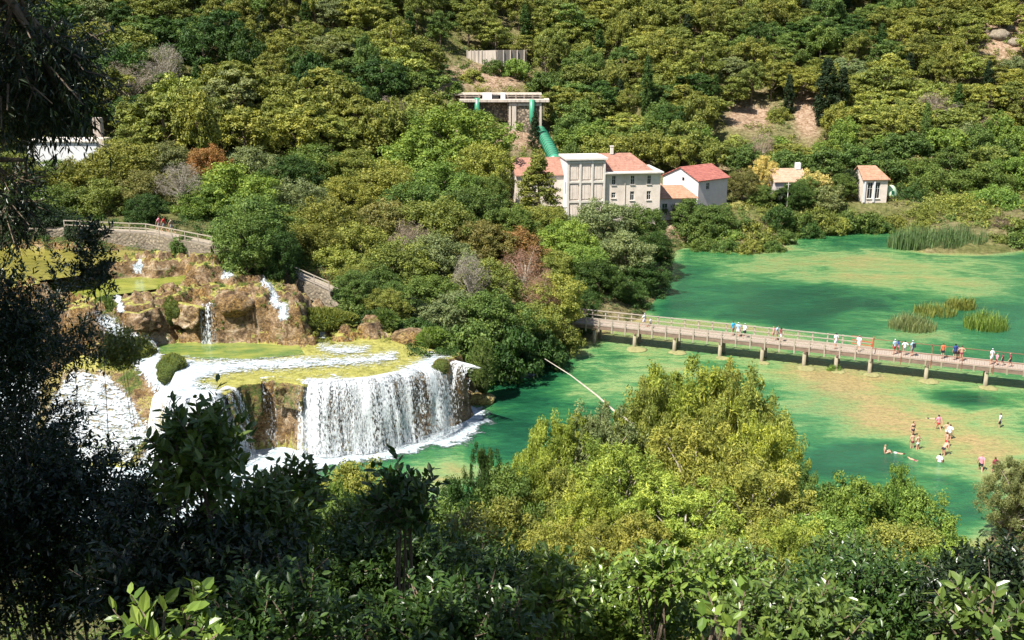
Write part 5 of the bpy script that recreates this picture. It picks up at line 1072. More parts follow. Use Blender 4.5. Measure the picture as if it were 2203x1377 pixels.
# ------------------------------------------------------------------ railed path
M_PATH = simple("gravel path", (.30, .25, .19), .95, .2, 3, bmp=.02); M_RAIL = simple("bleached rail wood", (.35, .30, .24), .8, .2, 5, bmp=.005)
def ribbon(name, pts, w_, dz, mat, label=None, th=.35, kind=None, cat=None, off=0.0):
    m = MB(); P_ = [Vector(p) for p in pts]; L_ = []; R_ = []
    for i, p in enumerate(P_):
        d = (P_[min(i+1, len(P_)-1)]-P_[max(i-1, 0)]); n = Vector((d.y, -d.x, 0)).normalized()
        L_.append(p+n*(off+w_/2)+Vector((0, 0, dz))); R_.append(p+n*(off-w_/2)+Vector((0, 0, dz)))
    n = len(P_); dn = Vector((0, 0, th)); v = L_+R_+[q-dn for q in L_]+[q-dn for q in R_]; f = []
    for i in range(n-1): f += [(i, i+1, n+i+1, n+i), (2*n+i, 3*n+i, 3*n+i+1, 2*n+i+1), (i, 2*n+i, 2*n+i+1, i+1), (n+i, n+i+1, 3*n+i+1, 3*n+i)]
    f += [(0, n, 3*n, 2*n), (n-1, 3*n-1, 4*n-1, 2*n-1)]
    m.add(v, f); o = m.build(name, mat); return setp(o, label, cat, None, kind)
path_pts = []
for (a, b, za), (c, d, zb_) in zip([(*p, z) for p, z in zip(PATHL, (13.6, 13.6, 13.6, 13.2, 11.5, 10.2, 9.0, 8, 7, 4, 2.2))][:-1], [(*p, z) for p, z in zip(PATHL, (13.6, 13.6, 13.6, 13.2, 11.5, 10.2, 9.0, 8, 7, 4, 2.2))][1:]):
    for t in (0, .25, .5, .75): path_pts.append((a+(c-a)*t, b+(d-b)*t, za+(zb_-za)*t))
path_pts.append((*PATHL[-1], 2.0))
ribbon("path", [p for p in path_pts if proj(*p)[0] < 735], 1.5, .06, M_PATH, kind="structure", th=1.2)
n_ = Vector((0, -1, 0))
path_pts = [p for p in path_pts if not 770 < proj(*p)[0] < 1150]
path_pts, path_end = [p for p in path_pts if proj(*p)[0] < 900], [p for p in path_pts if proj(*p)[0] > 900]
w1 = [p for p in path_pts if proj(*p)[0] < 490]; w2 = [(p[0], p[1], p[2]-max(0, proj(*p)[0]-700)/40) for p in path_pts if 625 < proj(*p)[0] < 760]
ribbon("path_wall", w1, .5, .1, M_STONEP, "rubble stone wall holding the path above the mustard pool", 2.4, cat="wall", off=.9)
ribbon("path_wall", w2, .5, .1, M_STONEP, "pale stone wall under the lower railing right of the brown rocks", 1.7, cat="wall", off=.9)
def railing(name, label, pts, off, rails, hpost=1.15, step=1.9, w_=.09, mat=M_RAIL, parent=None, cat="railing"):
    P_ = [Vector(p) for p in pts]; seg_ = []
    for i, p in enumerate(P_):
        d = (P_[min(i+1, len(P_)-1)]-P_[max(i-1, 0)]); n = Vector((d.y, -d.x, 0)).normalized(); seg_.append(p+n*off)
    L = [0]
    for a, b in zip(seg_[:-1], seg_[1:]): L.append(L[-1]+(b-a).length)
    def q(s):
        for i in range(len(seg_)-1):
            if s <= L[i+1] or i == len(seg_)-2: return seg_[i].lerp(seg_[i+1], (s-L[i])/(L[i+1]-L[i]))
    r = parent or empty(name, seg_[0]); o0 = Vector(r.location) if parent is None else Vector((0, 0, 0))
    if parent is None: setp(r, label, cat)
    n = max(1, int(L[-1]/step))
    for i in range(n+1):
        p = q(L[-1]*i/n)-o0; m = MB(); m.box((p.x, p.y, p.z+hpost/2-.1), (w_*1.15, w_*1.15, hpost+.2)); m.build("post", mat, r)
    m = MB()
    for k, z in enumerate(rails):
        for i in range(n):
            a = q(L[-1]*i/n)-o0; b = q(L[-1]*(i+1)/n)-o0; m.bar(a+Vector((0, 0, z)), b+Vector((0, 0, z+.0)), w_*.8, w_)
    m.build("rail", mat, r); return r
railing("path_railing", "pale wooden railing along the path above the mustard pool", w1[4:], .9, (1.1, .6))
railing("path_railing", "pale wooden railing on the stone wall at the lower path", [p for p in path_pts if 600 < proj(*p)[0] < 725], .9, (1.1, .72, .34))

# ------------------------------------------------------------------ footbridge
M_DECK = simple("grey deck boards", (.33, .27, .22), .85, .18, 4, bmp=.01, stretch=(1, 1, 1)); M_LOG = simple("weathered beam", (.21, .145, .11), .8, .3, 5, bmp=.02, stretch=(.3, .3, 1)); M_PIER = simple("pier wood", (.30, .26, .18), .85, .25, 4, bmp=.02, stretch=(1, 1, .3))
M_RUST = simple("rusty metal rail", (.24, .10, .06), .6, .3, 6)
A = Vector((8.6, 120.2, 0)); D_ = Vector((39, -15.7, 0)).normalized(); A = A-D_*1.5; Nf = Vector((-D_.y, D_.x, 0)); BL = 57.0; BW = 2.3; DZ = 2.12
br = empty("footbridge", A); setp(br, "long low wooden footbridge on paired posts crossing the river", "bridge")
def bp(s, t, z): return D_*s+Nf*t+Vector((0, 0, z))
ang = math.atan2(D_.y, D_.x)
m = MB(); n = int(BL/.24)
for i in range(n): m.box(bp((i+.5)*.24, BW/2, DZ-.04+rnd.uniform(-.008, .008)), (.222, BW+.1, .07), ang)
m.build("deck", M_DECK, br)
for t in (.0, BW): m = MB(); m.bar(bp(0, t, DZ-.24), bp(BL, t, DZ-.24), .24, .33); m.build("beam", M_LOG, br)
m = MB(); m.bar(bp(0, -.02, DZ+.07), bp(BL, -.02, DZ+.07), .16, .12); m.bar(bp(0, BW+.02, DZ+.07), bp(BL, BW+.02, DZ+.07), .16, .12); m.build("kerb_log", M_DECK, br)
piers = [(1278, 738), (1363, 749), (1451, 756), (1548, 768), (1638, 779), (1728, 790), (1797, 797), (1870, 804), (1991, 818), (2119, 832), (2262, 850)]
PS = []
for u, v in piers:
    px, py = P(u, v, 0); s = (Vector((px, py, 0))-A).dot(D_); PS.append(s); pr = MB()
    for t in (BW-.1, .05): pr = MB(); pr.tube([bp(s, t, -1.2), bp(s, t, DZ-.42)], [.24, .19], 10); o = pr.build("pier", M_PIER, br, True)
    c = MB(); c.box(bp(s, BW/2, DZ-.5), (.2, BW+.4, .18), ang); c.build("crossbeam", M_LOG, o)
split = PS[7]
def br_rail(name, t, s0, s1, rails, step, mat, wd, zlow):
    r = link(name, MBbar(bp(s0, t, DZ+rails[0]), bp(s1, t, DZ+rails[0]), wd, wd, mat), br)
    for z in rails[1:]: link("rail", MBbar(bp(s0, t, DZ+z), bp(s1, t, DZ+z), wd*.8, wd*.9, mat), r)
    n = int(round((s1-s0)/step))
    for i in range(n+1):
        m = MB(); p = bp(s0+(s1-s0)*i/n, t+(.1 if t > 1 else -.1), 0); m.box((p.x, p.y, (DZ+rails[0]+.05+zlow)/2), (wd*1.5, wd*1.5, DZ+rails[0]+.05-zlow), ang); m.build("post", mat, r)
def MBbar(a, b, w_, h_, mat): m = MB(); m.bar(a, b, w_, h_); return m.mesh("rail", mat)
br_rail("far_railing", BW+.05, 0, split, (1.15, .62), 1.62, M_RAIL, .10, 1.5); br_rail("near_railing", -.05, 0, split, (.85, .45), 1.62, M_RAIL, .10, 1.4)
br_rail("far_railing", BW+.05, split+.05, BL, (1.1, .1), 3.1, M_RUST, .05, 1.5); br_rail("near_railing", -.05, split+.05, BL, (.75, .12), 3.1, M_RUST, .05, 1.45)
m = MB()
for i in range(int((BL-split)/1.55)): p = bp(split+.8+i*1.55, -.14, 0); m.box((p.x, p.y, DZ-.22), (.16, .14, .62), ang)
m.build("bracket", M_PIER, br)
m = MB(); 
for z in (1.2, .8, .4): m.bar(bp(split-2.2, BW+.05, DZ+z), bp(split+.1, BW+.05, DZ+z-.1), .09, .09)
m.bar(bp(split, BW+.05, DZ), bp(split, BW+.05, DZ+1.4), .1, .1); m.bar(bp(split, -.1, DZ+1.25), bp(split, BW+.1, DZ+1.3), .06, .06); m.bar(bp(split, -.1, DZ), bp(split, -.1, DZ+1.3), .1, .1); m.build("joint_frame", simple("orange red paint", (.42, .12, .06), .6, .2, 5), br)
# tufa footings round the piers
M_FOOT = simple('pale tufa', (.24, .23, .10), .9, .25, 3, bmp=.03)
def rock(name, label, u, v, z, r, hgt, algae=.3, moss=0.0, seed=0, mat=None, cat="rock", kind=None, ry=None, group=None, sink=.35):
    x, y = P(u, v, z); n = 24; vs = []; q = 14; ry = ry or r
    th, ph_ = np.meshgrid(np.linspace(0, 2*np.pi, 2*n, endpoint=False), np.linspace(-.5*np.pi, .5*np.pi, q)); X_ = np.cos(th)*np.cos(ph_); Y_ = np.sin(th)*np.cos(ph_); Z_ = np.sin(ph_)
    k = 1+(.8 if name == 'mossy_mound' else .5)*fbm(X_*1.6+seed*5, Y_*1.6, seed, 4, Z_*1.6)+.35*fbm(X_*5+seed*5, Y_*5, seed+4, 3, Z_*5)
    co = np.stack([X_*r*k, Y_*ry*k, Z_*hgt*k], -1).reshape(-1, 3); m_ = 2*n; i = np.arange(q*m_).reshape(q, m_)
    f = np.stack([i[:-1], np.roll(i[:-1], -1, 1), np.roll(i[1:], -1, 1), i[1:]], -1).reshape(-1, 4)
    o = link(name, arr_mesh(name, co, f, [mat or M_TUFA], {"algae": np.full(len(co), algae), "moss": np.full(len(co), moss), "grey": np.zeros(len(co))}, smooth=True)); o.location = (x, y, z+hgt*(1-2*sink)*.5); return setp(o, label, cat, group, kind)
for k, ((u, v), w_) in enumerate(zip(piers[1:10], (1.5, 1.2, .9, .7, 1.2, .9, 1.1, 1.2, 1.1))):
    rock("tufa_footing", f"pale tufa footing round the {('second', 'third', 'fourth', 'fifth', 'sixth', 'seventh', 'eighth', 'ninth', 'tenth')[k]} bridge pier from the wooded bank", u+6, v+3, 0, w_*.8, .13, .25, .0, 30+k, mat=M_FOOT, cat="rock", group="tufa footings round the bridge piers")
rock("boulder", "flat brown and yellow boulder in the pool right of the falls", 1030, 864, 0, 1.7, .75, .45, 0, 1, ry=1.2)
rock("boulder", "dark brown boulder half hidden beside the flat yellow one", 1000, 862, 0, 1.1, .9, .1, 0, 2)
rock("boulder", "white rock on the far shore below the annex", 1480, 522, 0, 2.2, 1.0, -.3, 0, 3, ry=1.5)
rock("boulder", "red-brown bank rock right of the falls' right end", 1000, 768, 1.2, 2.6, 1.4, .05, .1, 4); rock("boulder", "red-brown rock in the shade just left of the bare floating pole", 1105, 790, 0, 2.6, .9, .05, .1, 5, ry=1.6); rock("boulder", "brown rock at the right edge below the grey-green bush", 2196, 1135, 0, 1.6, 1.2, .1, .1, 6)
rock("boulder", "rounded tan rock at the plateau's back, under a grass tuft", 800, 712, 6.1, 1.3, 1.5, .25, .1, 7); rock("boulder", "low tan rock behind the falls' right shoulder", 885, 728, 6.1, 2.0, .8, .3, .1, 8); rock("boulder", "pale cream rock below the upper right trickle", 615, 682, 8.0, 1.3, 1.3, .5, -.3, 9)
rock("boulder", "pinkish brown rock above the grassy mound", 505, 658, 9.4, 2.0, 1.3, -.1, -.2, 10); rock("boulder", "tan rock between grassy mound and rounded rock", 670, 706, 6.6, 1.6, 1.3, .1, .1, 11)
# moss mounds with short blades
def mound(label, u, v, z, r, hgt, col, n=1500, hb=.35, seed=0, ry=None, name="mossy_mound"):
    o = rock(name, label, u, v, z, r, hgt, 0, 1.2, seed, cat="mound", ry=ry, sink=.3)
    rng = np.random.default_rng(seed); d = unit(rng.normal(size=(n, 3))+np.array([0, 0, .5])); d = d[d[:, 2] > -.5]
    X_, Y_, Z_ = d.T; k = 1+.8*fbm(X_*1.6+seed*5, Y_*1.6, seed, 4, Z_*1.6)
    c = d*np.array([r, ry or r, hgt])*k[:, None]; nn = unit(d+rng.normal(size=d.shape)*.8); v_ = quads(c+d*hb*.2, nn, np.full(len(c), hb), np.full(len(c), hb*.22), rng, up=unit(d*.6+np.array([0, 0, .3])))
    g = link("grass", leaves_mesh("grass", v_, np.clip(.5+.25*rng.normal(size=len(c)), 0, 1)), o); g.color = (*COLR[col], 1); return o
mound("big grass-topped mound hanging over the green pool", 528, 705, 7.0, 2.7, 1.5, 'olive', 3500, .5, 41, ry=1.6)
mound("round dark green moss ball on the upper cliff", 370, 675, 8.6, 1.1, 1.3, 'olive', 1500, .28, 42)
mound("rounded mossy boulder standing in the white water", 371, 802, 5.6, 1.35, 1.35, 'olive', 2200, .22, 43)
mound("large mossy hump between the two white chutes", 285, 820, 3.4, 2.7, 3.2, 'olive', 5000, .4, 44)
mound("green moss hump left of the upper cliff trickle", 232, 680, 8.6, 1.7, 1.5, 'green', 2000, .4, 45)
mound("dark green sedge ridge between the two upper pools", 250, 582, 10.6, 4.2, .9, 'green', 3500, .5, 46, ry=1.2)
mound("small mossy bump on the plateau lip", 948, 793, 5.9, .8, .7, 'brown', 600, .2, 47)
mound("grassy slope right of the cream rock", 690, 692, 7.4, 3.6, .9, 'olive', 3000, .5, 48, ry=1.6); mound("grass tuft beside the rounded tan rock", 828, 700, 6.5, 1.2, 1.2, 'green', 1200, .5, 49); mound("green moss patch at the foot of the side trickle", 735, 705, 6.5, 1.3, .9, 'green', 1200, .35, 50)
mound("mossy end of the plateau at the small side cascade", 1040, 800, 3.0, 1.3, 2.6, 'green', 1800, .4, 51); mound("small green bush-like tuft on the bank behind the plateau", 930, 735, 6.3, 1.4, 1.1, 'bright', 1500, .4, 52)
def ghit(u, v, y0=205):
    for Y in np.arange(y0, 400, 1.0):
        x, z = PY(u, v, float(Y))
        if z < Hs(x, float(Y)): return x, float(Y), Hs(x, float(Y))
    return x, 300.0, z
for k, (u, v, r, lab) in enumerate([(2150, 82, 2.6, 'largest pale rock of the outcrop high at the right'), (2185, 95, 1.8, 'pale rock at the right end of the high outcrop'), (2118, 70, 1.6, 'small pale rock at the upper left of the high outcrop'), (2170, 66, 1.5, 'pale rock topmost in the high outcrop'), (1553, 48, 1.8, 'lone whitish rock among pines near the top edge'), (1572, 92, 1.0, 'small cream rock just below the lone whitish one')]):
    x, y, z = ghit(u, v); o = rock('hill_rock', lab, 100, 900, 0, r, r*.7, 0, 0, 60+k, mat=M_STONEP, group='pale rocks on the hillside'); o.location = (x, y, z+.3)
# bare leaning pole over the thicket
b0 = PY(1362, 912, 68); b1 = PY(1172, 772, 73); m = MB(); q0 = Vector((b0[0], 68, b0[1])); q1 = Vector((b1[0], 73, b1[1])); md = q0.lerp(q1, .4)+Vector((0, 0, .12)); m.tube([q0-(q1-q0)*.05-Vector((0, 0, .5)), q0, q0.lerp(q1, .2)+Vector((0, 0, -.08)), md, q0.lerp(q1, .7)+Vector((.05, 0, .16)), q1], [.10, .08, .08, .065, .04, .02], 8)
m.tube([md, md+Vector((.9, .2, -.9))], [.06, .02], 6, cap=False); o = m.build("bare_pole", M_PALE, None, True); setp(o, "long bleached dead trunk leaning left out of the thicket", "dead trunk")

# ------------------------------------------------------------------ people
SKIN = simple("skin", (.52, .30, .21), .6, .08, 6)
def cloth(name, c): return simple(name, c, .85, .08, 6)
CL = {k: cloth(k+" cloth", c) for k, c in {'white': (.75, .76, .78), 'cyan': (.04, .38, .62), 'lightblue': (.36, .48, .62), 'pink': (.62, .25, .30), 'maroon': (.22, .04, .06), 'dark': (.03, .03, .04), 'navy': (.03, .06, .22), 'orange': (.62, .15, .07), 'red': (.5, .05, .05), 'grey': (.25, .26, .27), 'lavender': (.60, .58, .72), 'khaki': (.3, .25, .17)}.items()}
HAIR = {k: simple(k+" hair", c, .7, .1, 8) for k, c in {'black': (.01, .009, .008), 'brown': (.06, .03, .015), 'fair': (.3, .2, .1)}.items()}
def build_pose(pose):
    J = {}; E = []
    def j(n, p, r, par=None): J[n] = (Vector(p), r); (E.append((par, n)) if par else None)
    bend = {'bend': R(55)}.get(pose, R(4) if pose == 'walk' else 0)
    def up(p):  # bend the trunk forward (towards -y) round the hips
        v = Vector(p); d = v-Vector((0, 0, .95)); c, s = math.cos(bend), math.sin(bend); return Vector((v.x, d.y*c-d.z*s, .95+d.y*s+d.z*c)) if bend else v
    j('pel', (0, 0, .95), .125); j('wai', up((0, -.005, 1.1)), .118, 'pel'); j('che', up((0, -.01, 1.30)), .145, 'wai'); j('nb', up((0, .01, 1.45)), .085, 'che'); j('nk', up((0, 0, 1.52)), .055, 'nb')
    j('hd', up((0, -.015, 1.61)), .088, 'nk'); j('ht', up((0, 0, 1.70)), .075, 'hd'); j('no', up((0, -.115, 1.605)), .016, 'hd')
    sw = {'walk': .45, 'stand': .04, 'bend': .1, 'akimbo': .05, 'carry': .3}.get(pose, .05)
    for s, sg in ((1, 1), (-1, -1)):
        a = sw*sg
        j(f'sh{s}', up((.185*s, 0, 1.41)), .058, 'che')
        if pose == 'akimbo': el = up((.36*s, .06, 1.18)); wr = up((.2*s, -.06, 1.03)); hn = up((.13*s, -.09, 1.0))
        elif pose == 'bend': el = up((.22*s, -.18, 1.22)); wr = el+Vector((0, -.08, -.24)); hn = wr+Vector((0, -.02, -.09))
        elif pose == 'carry': el = up((.25*s, -.02, 1.13)); wr = up((.2*s, -.24, 1.16)); hn = up((.15*s, -.31, 1.18))
        else: el = up((.23*s, .05-a*.25, 1.14)); wr = up((.25*s, -.03-a*.5, .91)); hn = up((.25*s, -.06-a*.58, .83))
        j(f'el{s}', el, .043, f'sh{s}'); j(f'wr{s}', wr, .030, f'el{s}'); j(f'pa{s}', hn, .030, f'wr{s}')
        d = (hn-wr).normalized(); side = Vector((0, 1, 0)) if abs(d.z) > .6 else Vector((0, 0, 1))
        for k in range(4): j(f'f{s}{k}', hn+d*(.075, .09, .085, .065)[k]+side*(-.027+.018*k)+Vector((-.02*s, 0, 0)), .009, f'pa{s}')
        j(f't{s}', hn-d*.01-side*.055+d*.03, .01, f'pa{s}')
        lg = -a*.75 if pose == 'walk' else a*.6
        j(f'hp{s}', (.09*s, 0, .88), .095, 'pel'); j(f'kn{s}', (.10*s, -.02+lg*.38-(.02 if pose == 'bend' else 0), .50), .06, f'hp{s}')
        an = (.105*s, .02+lg*.85+(.08 if pose == 'walk' and lg > 0 else 0), .09+(.05 if pose == 'walk' and lg > 0 else 0)); j(f'an{s}', an, .042, f'kn{s}'); j(f'to{s}', (an[0]+.02*s, an[1]-.17, max(.03, an[2]-.06)), .032, f'an{s}')
    if pose in ('sit', 'swim'):
        J2 = {}
        for n, (p, r) in J.items():
            if pose == 'sit':
                q = p.copy(); q.z -= .78
                if n[:2] in ('kn',): q = Vector((p.x*1.6, -.42, .38))
                if n[:2] in ('an',): q = Vector((p.x*1.2, -.62, .04))
                if n[:2] in ('to',): q = Vector((p.x*1.2, -.78, .03))
                if n[:2] in ('hp',): q = Vector((p.x, -.04, .12))
            else:
                q = Vector((p.x*(1.6 if n[0] in 'ewpft' and n[:2] != 'to' else 1.2), -(p.z-.95), .02+p.y*.3))
                if n[:2] in ('el', 'wr', 'pa') or n[0] in 'ft' and n[:2] != 'to': q = Vector((p.x*1.5, -.62-(1.41-p.z)*.8, .0))
                if n in ('hd', 'ht', 'no', 'nk'): q.z += .1
            J2[n] = (q, r)
        J = J2
    names = list(J); idx = {n: i for i, n in enumerate(names)}
    me = bpy.data.meshes.new("body"); me.from_pydata([J[n][0] for n in names], [(idx[a], idx[b]) for a, b in E], [])
    o = bpy.data.objects.new("tmp", me); COL.objects.link(o); o.modifiers.new("s", 'SKIN'); o.modifiers.new("d", 'SUBSURF').levels = 1
    for i, n in enumerate(names): me.skin_vertices[0].data[i].radius = (J[n][1], J[n][1]*(.78 if n in ('pel', 'wai', 'che') else 1)) ; me.skin_vertices[0].data[i].use_root = (n == 'pel')
    dg = bpy.context.evaluated_depsgraph_get(); dg.update(); b = bpy.data.meshes.new_from_object(o.evaluated_get(dg)); bpy.data.objects.remove(o); b.name = "body_"+pose
    b.polygons.foreach_set("use_smooth", [True]*len(b.polygons))
    # which bone each face belongs to
    reg = []
    segs = [(a, c, J[a][0], J[c][0]) for a, c in E]
    for p in b.polygons:
        c = p.center; best = None
        for a, d, pa, pb in segs:
            t = max(0, min(1, (c-pa).dot(pb-pa)/max((pb-pa).length_squared, 1e-9))); ds = (c-pa.lerp(pb, t)).length/((J[a][1]+J[d][1])/2+.02)
            if best is None or ds < best[0]: best = (ds, a, d, t)
        reg.append((best[1][:2], best[2][:2], best[3], c.copy()))
    return b, reg, J
POSES = {p: build_pose(p) for p in ('stand', 'walk', 'akimbo', 'bend', 'carry', 'sit', 'swim')}
def sub(b, faces, off, mat, name):
    vid = {}; vs = []; fs = []
    nr = [v.normal.copy() for v in b.vertices]
    for fi in faces:
        f = []
        for vi in b.polygons[fi].vertices:
            if vi not in vid: vid[vi] = len(vs); vs.append(b.vertices[vi].co+nr[vi]*off)
            f.append(vid[vi])
        fs.append(f)
    if not fs: return None
    me = bpy.data.meshes.new(name); me.from_pydata(vs, [], fs); me.materials.append(mat); me.polygons.foreach_set("use_smooth", [True]*len(fs)); return me
CACHE = {}
def garment(pose, kind, mat):
    key = (pose, kind, mat.name)
    if key in CACHE: return CACHE[key]
    b, reg, J = POSES[pose]; F_ = []
    for i, (a, d, t, c) in enumerate(reg):
        tors = (a, d) in (('pe', 'wa'), ('wa', 'ch'), ('ch', 'nb')) or (a, d) == ('ch', 'sh')
        if kind == 'shirt' and (tors or (a, d) == ('sh', 'el') and t < .7): F_.append(i)
        if kind == 'shorts' and ((a, d) in (('pe', 'hp'),) or (a, d) == ('hp', 'kn') and t < .62 or (a, d) == ('pe', 'wa') and t < .35): F_.append(i)
        if kind == 'trunks' and ((a, d) in (('pe', 'hp'),) or (a, d) == ('hp', 'kn') and t < .2 or (a, d) == ('pe', 'wa') and t < .15): F_.append(i)
        if kind == 'top' and (a, d) == ('wa', 'ch') and t > .6: F_.append(i)
        if kind in ('hair', 'cap', 'longhair') and d in ('hd', 'ht', 'no'):
            fr = (J['no'][0]-J['hd'][0]).normalized(); upv = (J['ht'][0]-J['hd'][0]).normalized(); q = c-J['hd'][0]
            if q.dot(upv) > .045 or (q.dot(fr) < (.02 if kind != 'cap' else -.3) and q.dot(upv) > -.06): F_.append(i)
        if kind == 'longhair' and d == 'nk' and a == 'nb' and (c-J['nk'][0]).dot((J['no'][0]-J['hd'][0]).normalized()) < -.01: F_.append(i)
    r = sub(b, F_, {'shirt': .022, 'shorts': .02, 'trunks': .012, 'top': .012, 'hair': .018, 'cap': .03, 'longhair': .028}[kind], mat, kind); CACHE[key] = r; return r
for p in POSES.values(): p[0].materials.clear(); p[0].materials.append(SKIN)
def person(x, y, z, rz, pose, label, shirt=None, shorts=None, hair='brown', cap=None, h=1.0, swimtop=None, group=None, trunks=None):
    r = link("person", POSES[pose][0]); r.location = (x, y, z); r.rotation_euler = (0, 0, rz); r.scale = (h, h, h); setp(r, label, "person", group)
    for nm, kind, c, dct in (("shirt", "shirt", shirt, CL), ("shorts", "shorts", shorts, CL), ("swimwear", "trunks", trunks, CL), ("swim_top", "top", swimtop, CL), ("hair", "longhair" if hair and hair.startswith('long') else "hair", (hair or '').replace('long', '') or None, HAIR), ("cap", "cap", cap, CL)):
        if not c: continue
        g = garment(pose, kind, dct[c])
        if g: link(nm, g, r)
    return r
def on_bridge(u, t=.5):
    lo, hi = -2.0, BL
    for _ in range(40):
        mid = (lo+hi)/2; p = A+bp(mid, t*BW, DZ); 
        if proj(p.x, p.y, p.z)[0] < u: lo = mid
        else: hi = mid
    p = A+bp(lo, t*BW, DZ); return p.x, p.y, DZ
GB = 'people crossing the footbridge'
for u, t, rz, pose, lab, kw in [
 (1258, .5, 100, 'walk', 'person in pale pink top at the wooded end of the footbridge', dict(shirt='pink', shorts='white')), (1385, .6, 60, 'walk', 'person in white with white cap, alone near the wooded end', dict(shirt='white', shorts='lavender', cap='white')), (1399, .6, 70, 'walk', 'child in white just behind the white-capped walker', dict(shirt='white', shorts='dark', h=.72)),
 (1576, .75, 200, 'stand', 'person in bright cyan shirt leaning at the far railing', dict(shirt='cyan', shorts='khaki')), (1587, .6, 160, 'stand', 'person in light blue with white hat, middle of the trio', dict(shirt='lightblue', shorts='white', cap='white')), (1601, .5, 120, 'carry', 'person in white shirt and hat with dark shorts, right of the trio', dict(shirt='white', shorts='dark', cap='white')),
 (1663, .55, 250, 'stand', 'person in pink top and shorts facing two others', dict(shirt='pink', shorts='pink', hair='fair')), (1671, .75, 60, 'stand', 'person in light blue half hidden between pink and maroon tops', dict(shirt='lightblue', shorts='grey')), (1679, .5, 90, 'stand', 'dark-haired person in maroon top with white shorts', dict(shirt='maroon', shorts='white', hair='longblack')),
 (1797, .35, 200, 'stand', 'dark-haired person in long white shirt and white trousers', dict(shirt='white', shorts='white', hair='longblack', h=1.05)), (1846, .35, 150, 'walk', 'person in white with a pink cap beside the orange frame', dict(shirt='lavender', shorts='white', cap='pink', h=1.03)),
 (1923, .45, 200, 'stand', 'person in light blue shirt, red shorts and white cap', dict(shirt='lightblue', shorts='red', cap='white')), (1931, .75, 100, 'stand', 'dark-haired child in navy beside the red shorts', dict(shirt='navy', shorts='pink', hair='black', h=.85)), (1945, .5, 170, 'akimbo', 'person in pale top and dark grey shorts, hands on hips', dict(shirt='white', shorts='grey', hair='black', h=.95)),
 (1961, .5, 200, 'stand', 'person in white cap wearing a dark backpack and grey shorts', dict(shirt='lightblue', shorts='grey', cap='white')), (2027, .6, 180, 'stand', 'person in orange-red shirt looking over the far railing', dict(shirt='orange', shorts='dark', hair='brown')), (2053, .6, 185, 'stand', 'dark-haired person in navy shirt and black shorts', dict(shirt='navy', shorts='dark', hair='black', h=1.04)),
 (2060, .8, 170, 'stand', 'brown-haired child behind the navy shirt', dict(shirt='khaki', shorts='maroon', hair='brown', h=.85)), (2067, .5, 160, 'akimbo', 'bare-backed person in maroon trunks right of the navy shirt', dict(trunks='maroon', hair='brown')), (2132, .5, 200, 'stand', 'person in white shirt and white cap near the right edge', dict(shirt='white', shorts='white', cap='white')),
 (2143, .45, 120, 'walk', 'small child in pink shirt beside the white cap', dict(shirt='pink', shorts='maroon', h=.75, hair='fair')), (2155, .45, 80, 'walk', 'child in dark red shirt second from the right end', dict(shirt='maroon', shorts='dark', h=.8)), (2172, .4, 260, 'walk', 'person in maroon top and pink cap, rightmost on the footbridge', dict(shirt='maroon', shorts='dark', cap='pink', h=.88))]:
    x, y, z = on_bridge(u, t); person(x, y, z+.0, R(rz), pose, lab, group=GB, **kw)
x, y, z = on_bridge(1964, .42); m = MB(); m.box((0, 0, 1.25), (.3, .18, .42)); m.box((0, -.1, 1.17), (.22, .08, .22)); 
for s in (-1, 1): m.bar((s*.09, .1, 1.43), (s*.1, .22, 1.38), .05, .02)
o = m.build("backpack", CL['dark']); o.location = (x, y-.05, z); setp(o, "dark backpack worn by the white-capped walker", "backpack"); o.rotation_euler = (0, 0, 0)
for u, v, c, lab in ((341, 499, 'pink', 'person in pink top on the path, behind the railing'), (352, 500, 'red', 'person in red top on the path, right of the pink one'), (368, 503, 'khaki', 'person in brown top on the path beside the leafless tree')):
    x, y = P(u, v, 13.66); person(x, y+.3, 13.66, R(80), 'walk', lab, shirt=c, shorts='grey', group='walkers on the upper path')
GBa = 'bathers in the shallow water'
M_CALM = -.28
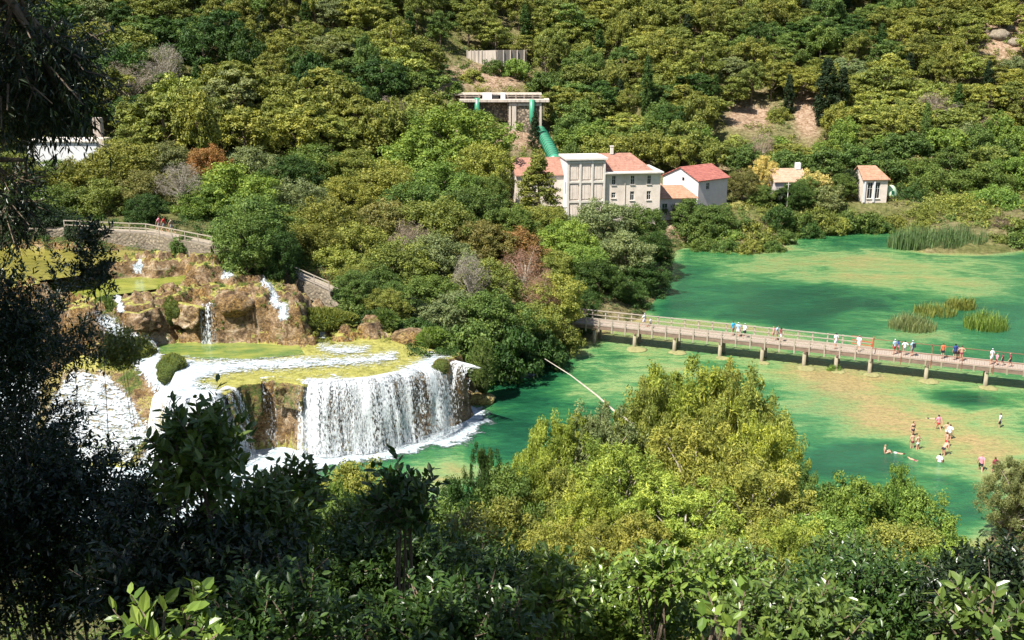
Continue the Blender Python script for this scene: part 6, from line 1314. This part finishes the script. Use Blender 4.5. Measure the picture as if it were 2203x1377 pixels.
for u, v, rz, pose, lab, kw in [
 (1963, 938, 20, 'stand', 'bather with long black hair, farthest left of the standing ones', dict(trunks='dark', swimtop='dark', hair='longblack')), (2018, 924, 200, 'walk', 'bather in pink shirt and red trunks at the edge of the deep channel', dict(shirt='pink', trunks='red', hair='black')), (2036, 940, 150, 'akimbo', 'tanned bather in white trunks, left of a close pair', dict(trunks='white', hair='brown')),
 (2042, 945, 170, 'stand', 'bather in a white shirt close behind the tanned one', dict(shirt='white', shorts='khaki', hair='brown')), (1962, 964, 180, 'stand', 'bather in maroon trunks seen from behind, left of a pair', dict(trunks='maroon', hair='brown')), (1974, 967, 200, 'akimbo', 'bather in white trunks right of the maroon trunks', dict(trunks='white', hair='fair')),
 (2035, 962, 90, 'stand', 'bather in red trunks half hidden by the bending one', dict(trunks='red', hair='brown')), (2028, 980, 120, 'bend', 'stout bather in dark trunks bending forward', dict(trunks='dark', hair='brown', h=1.08)), (2150, 920, 230, 'stand', 'bather in white shirt and black shorts, alone at right', dict(shirt='white', shorts='dark', hair='black')),
 (2109, 1012, 160, 'walk', 'bather in pink shirt and dark shorts near the grey bush', dict(shirt='pink', shorts='dark', hair='fair')), (2139, 1018, 200, 'walk', 'bather in maroon shirt and black shorts, nearest the grey bush', dict(shirt='maroon', shorts='dark', hair='brown')),
 (2021, 994, 140, 'sit', 'bather sitting in the shallows with a white top', dict(shirt='white', trunks='khaki', hair='black')), (1903, 974, 80, 'sit', 'red-haired bather crouching in the deep green channel', dict(trunks='dark', hair='fair')), (1928, 974, 60, 'swim', 'bather floating on the back in white trunks', dict(trunks='white', hair='brown')), (1968, 990, 215, 'swim', 'swimmer in dark red trunks crossing the green channel', dict(trunks='maroon', hair='fair')), (1998, 900, 80, 'swim', 'swimmer with only head and arm showing in the deep channel', dict(trunks='dark', hair='black'))]:
    x, y = P(u, v, 0); person(x, y, {'sit': -.15, 'swim': -.08}.get(pose, M_CALM), R(rz), pose, lab, group=GBa, **kw)
# ------------------------------------------------------------------ labels of the trees
ORD = ['first', 'second', 'third', 'fourth', 'fifth', 'sixth', 'seventh', 'eighth', 'ninth', 'tenth', 'eleventh', 'twelfth', 'thirteenth', 'fourteenth', 'fifteenth', 'sixteenth']
def hill_zone(u, v):
    c = next(s for lim, s in ((250, 'at the far left'), (480, 'above the white shed'), (760, 'above the railed path'), (975, 'left of the intake ruin'), (1200, 'above the intake ruin'), (1440, 'above the power house'), (1660, 'above the red roof'), (1950, 'above the orange hut'), (9999, 'at the far right')) if u < lim)
    r = next(s for lim, s in ((40, 'at the top'), (110, 'high up'), (190, 'halfway up'), (9999, 'low down')) if v < lim)
    return r+' '+c
from collections import defaultdict
grp = defaultdict(list)
for t in TREES:
    root, word, col, h, w, u, v, y, label, zone = t
    if label: root["label"] = label; continue
    zone = zone or hill_zone(u, v)
    size = 'small' if h*w < 42 else 'large' if h*w > 78 else 'middling'
    grp[(word, WORD[col], size, zone)].append(t)
PL = {'pine': 'pines', 'leafy tree': 'leafy trees', 'shrub': 'shrubs', 'feathery tree': 'feathery trees', 'cypress': 'cypresses', 'leafless tree': 'leafless trees', 'conifer': 'conifers'}
for (word, cw, size, zone), ts in grp.items():
    ts.sort(key=lambda t: t[5])
    cw2 = '' if word == 'leafless tree' and cw == 'bare grey' else cw+' '
    if len(f'second from left of 10 {size} {cw2}{PL[word]} {zone}'.replace('middling ', '').replace('-', ' ').split()) > 16: size = 'middling'
    for i, t in enumerate(ts):
        if len(ts) == 1: lb = f"only {size} {cw2}{word} {zone}"
        else: lb = f"{ORD[min(i, 15)] if i else 'leftmost'} {'from left ' if i else ''}of {len(ts)} {size} {cw2}{PL[word]} {zone}"
        t[0]["label"] = lb.replace('middling ', ''); t[0]["group"] = f"{PL[word]} {zone}"

for o in list(scene.objects):
    if len(str(o.get('label','')).replace('-', ' ').split()) > 16: print('LONG', o['label'])
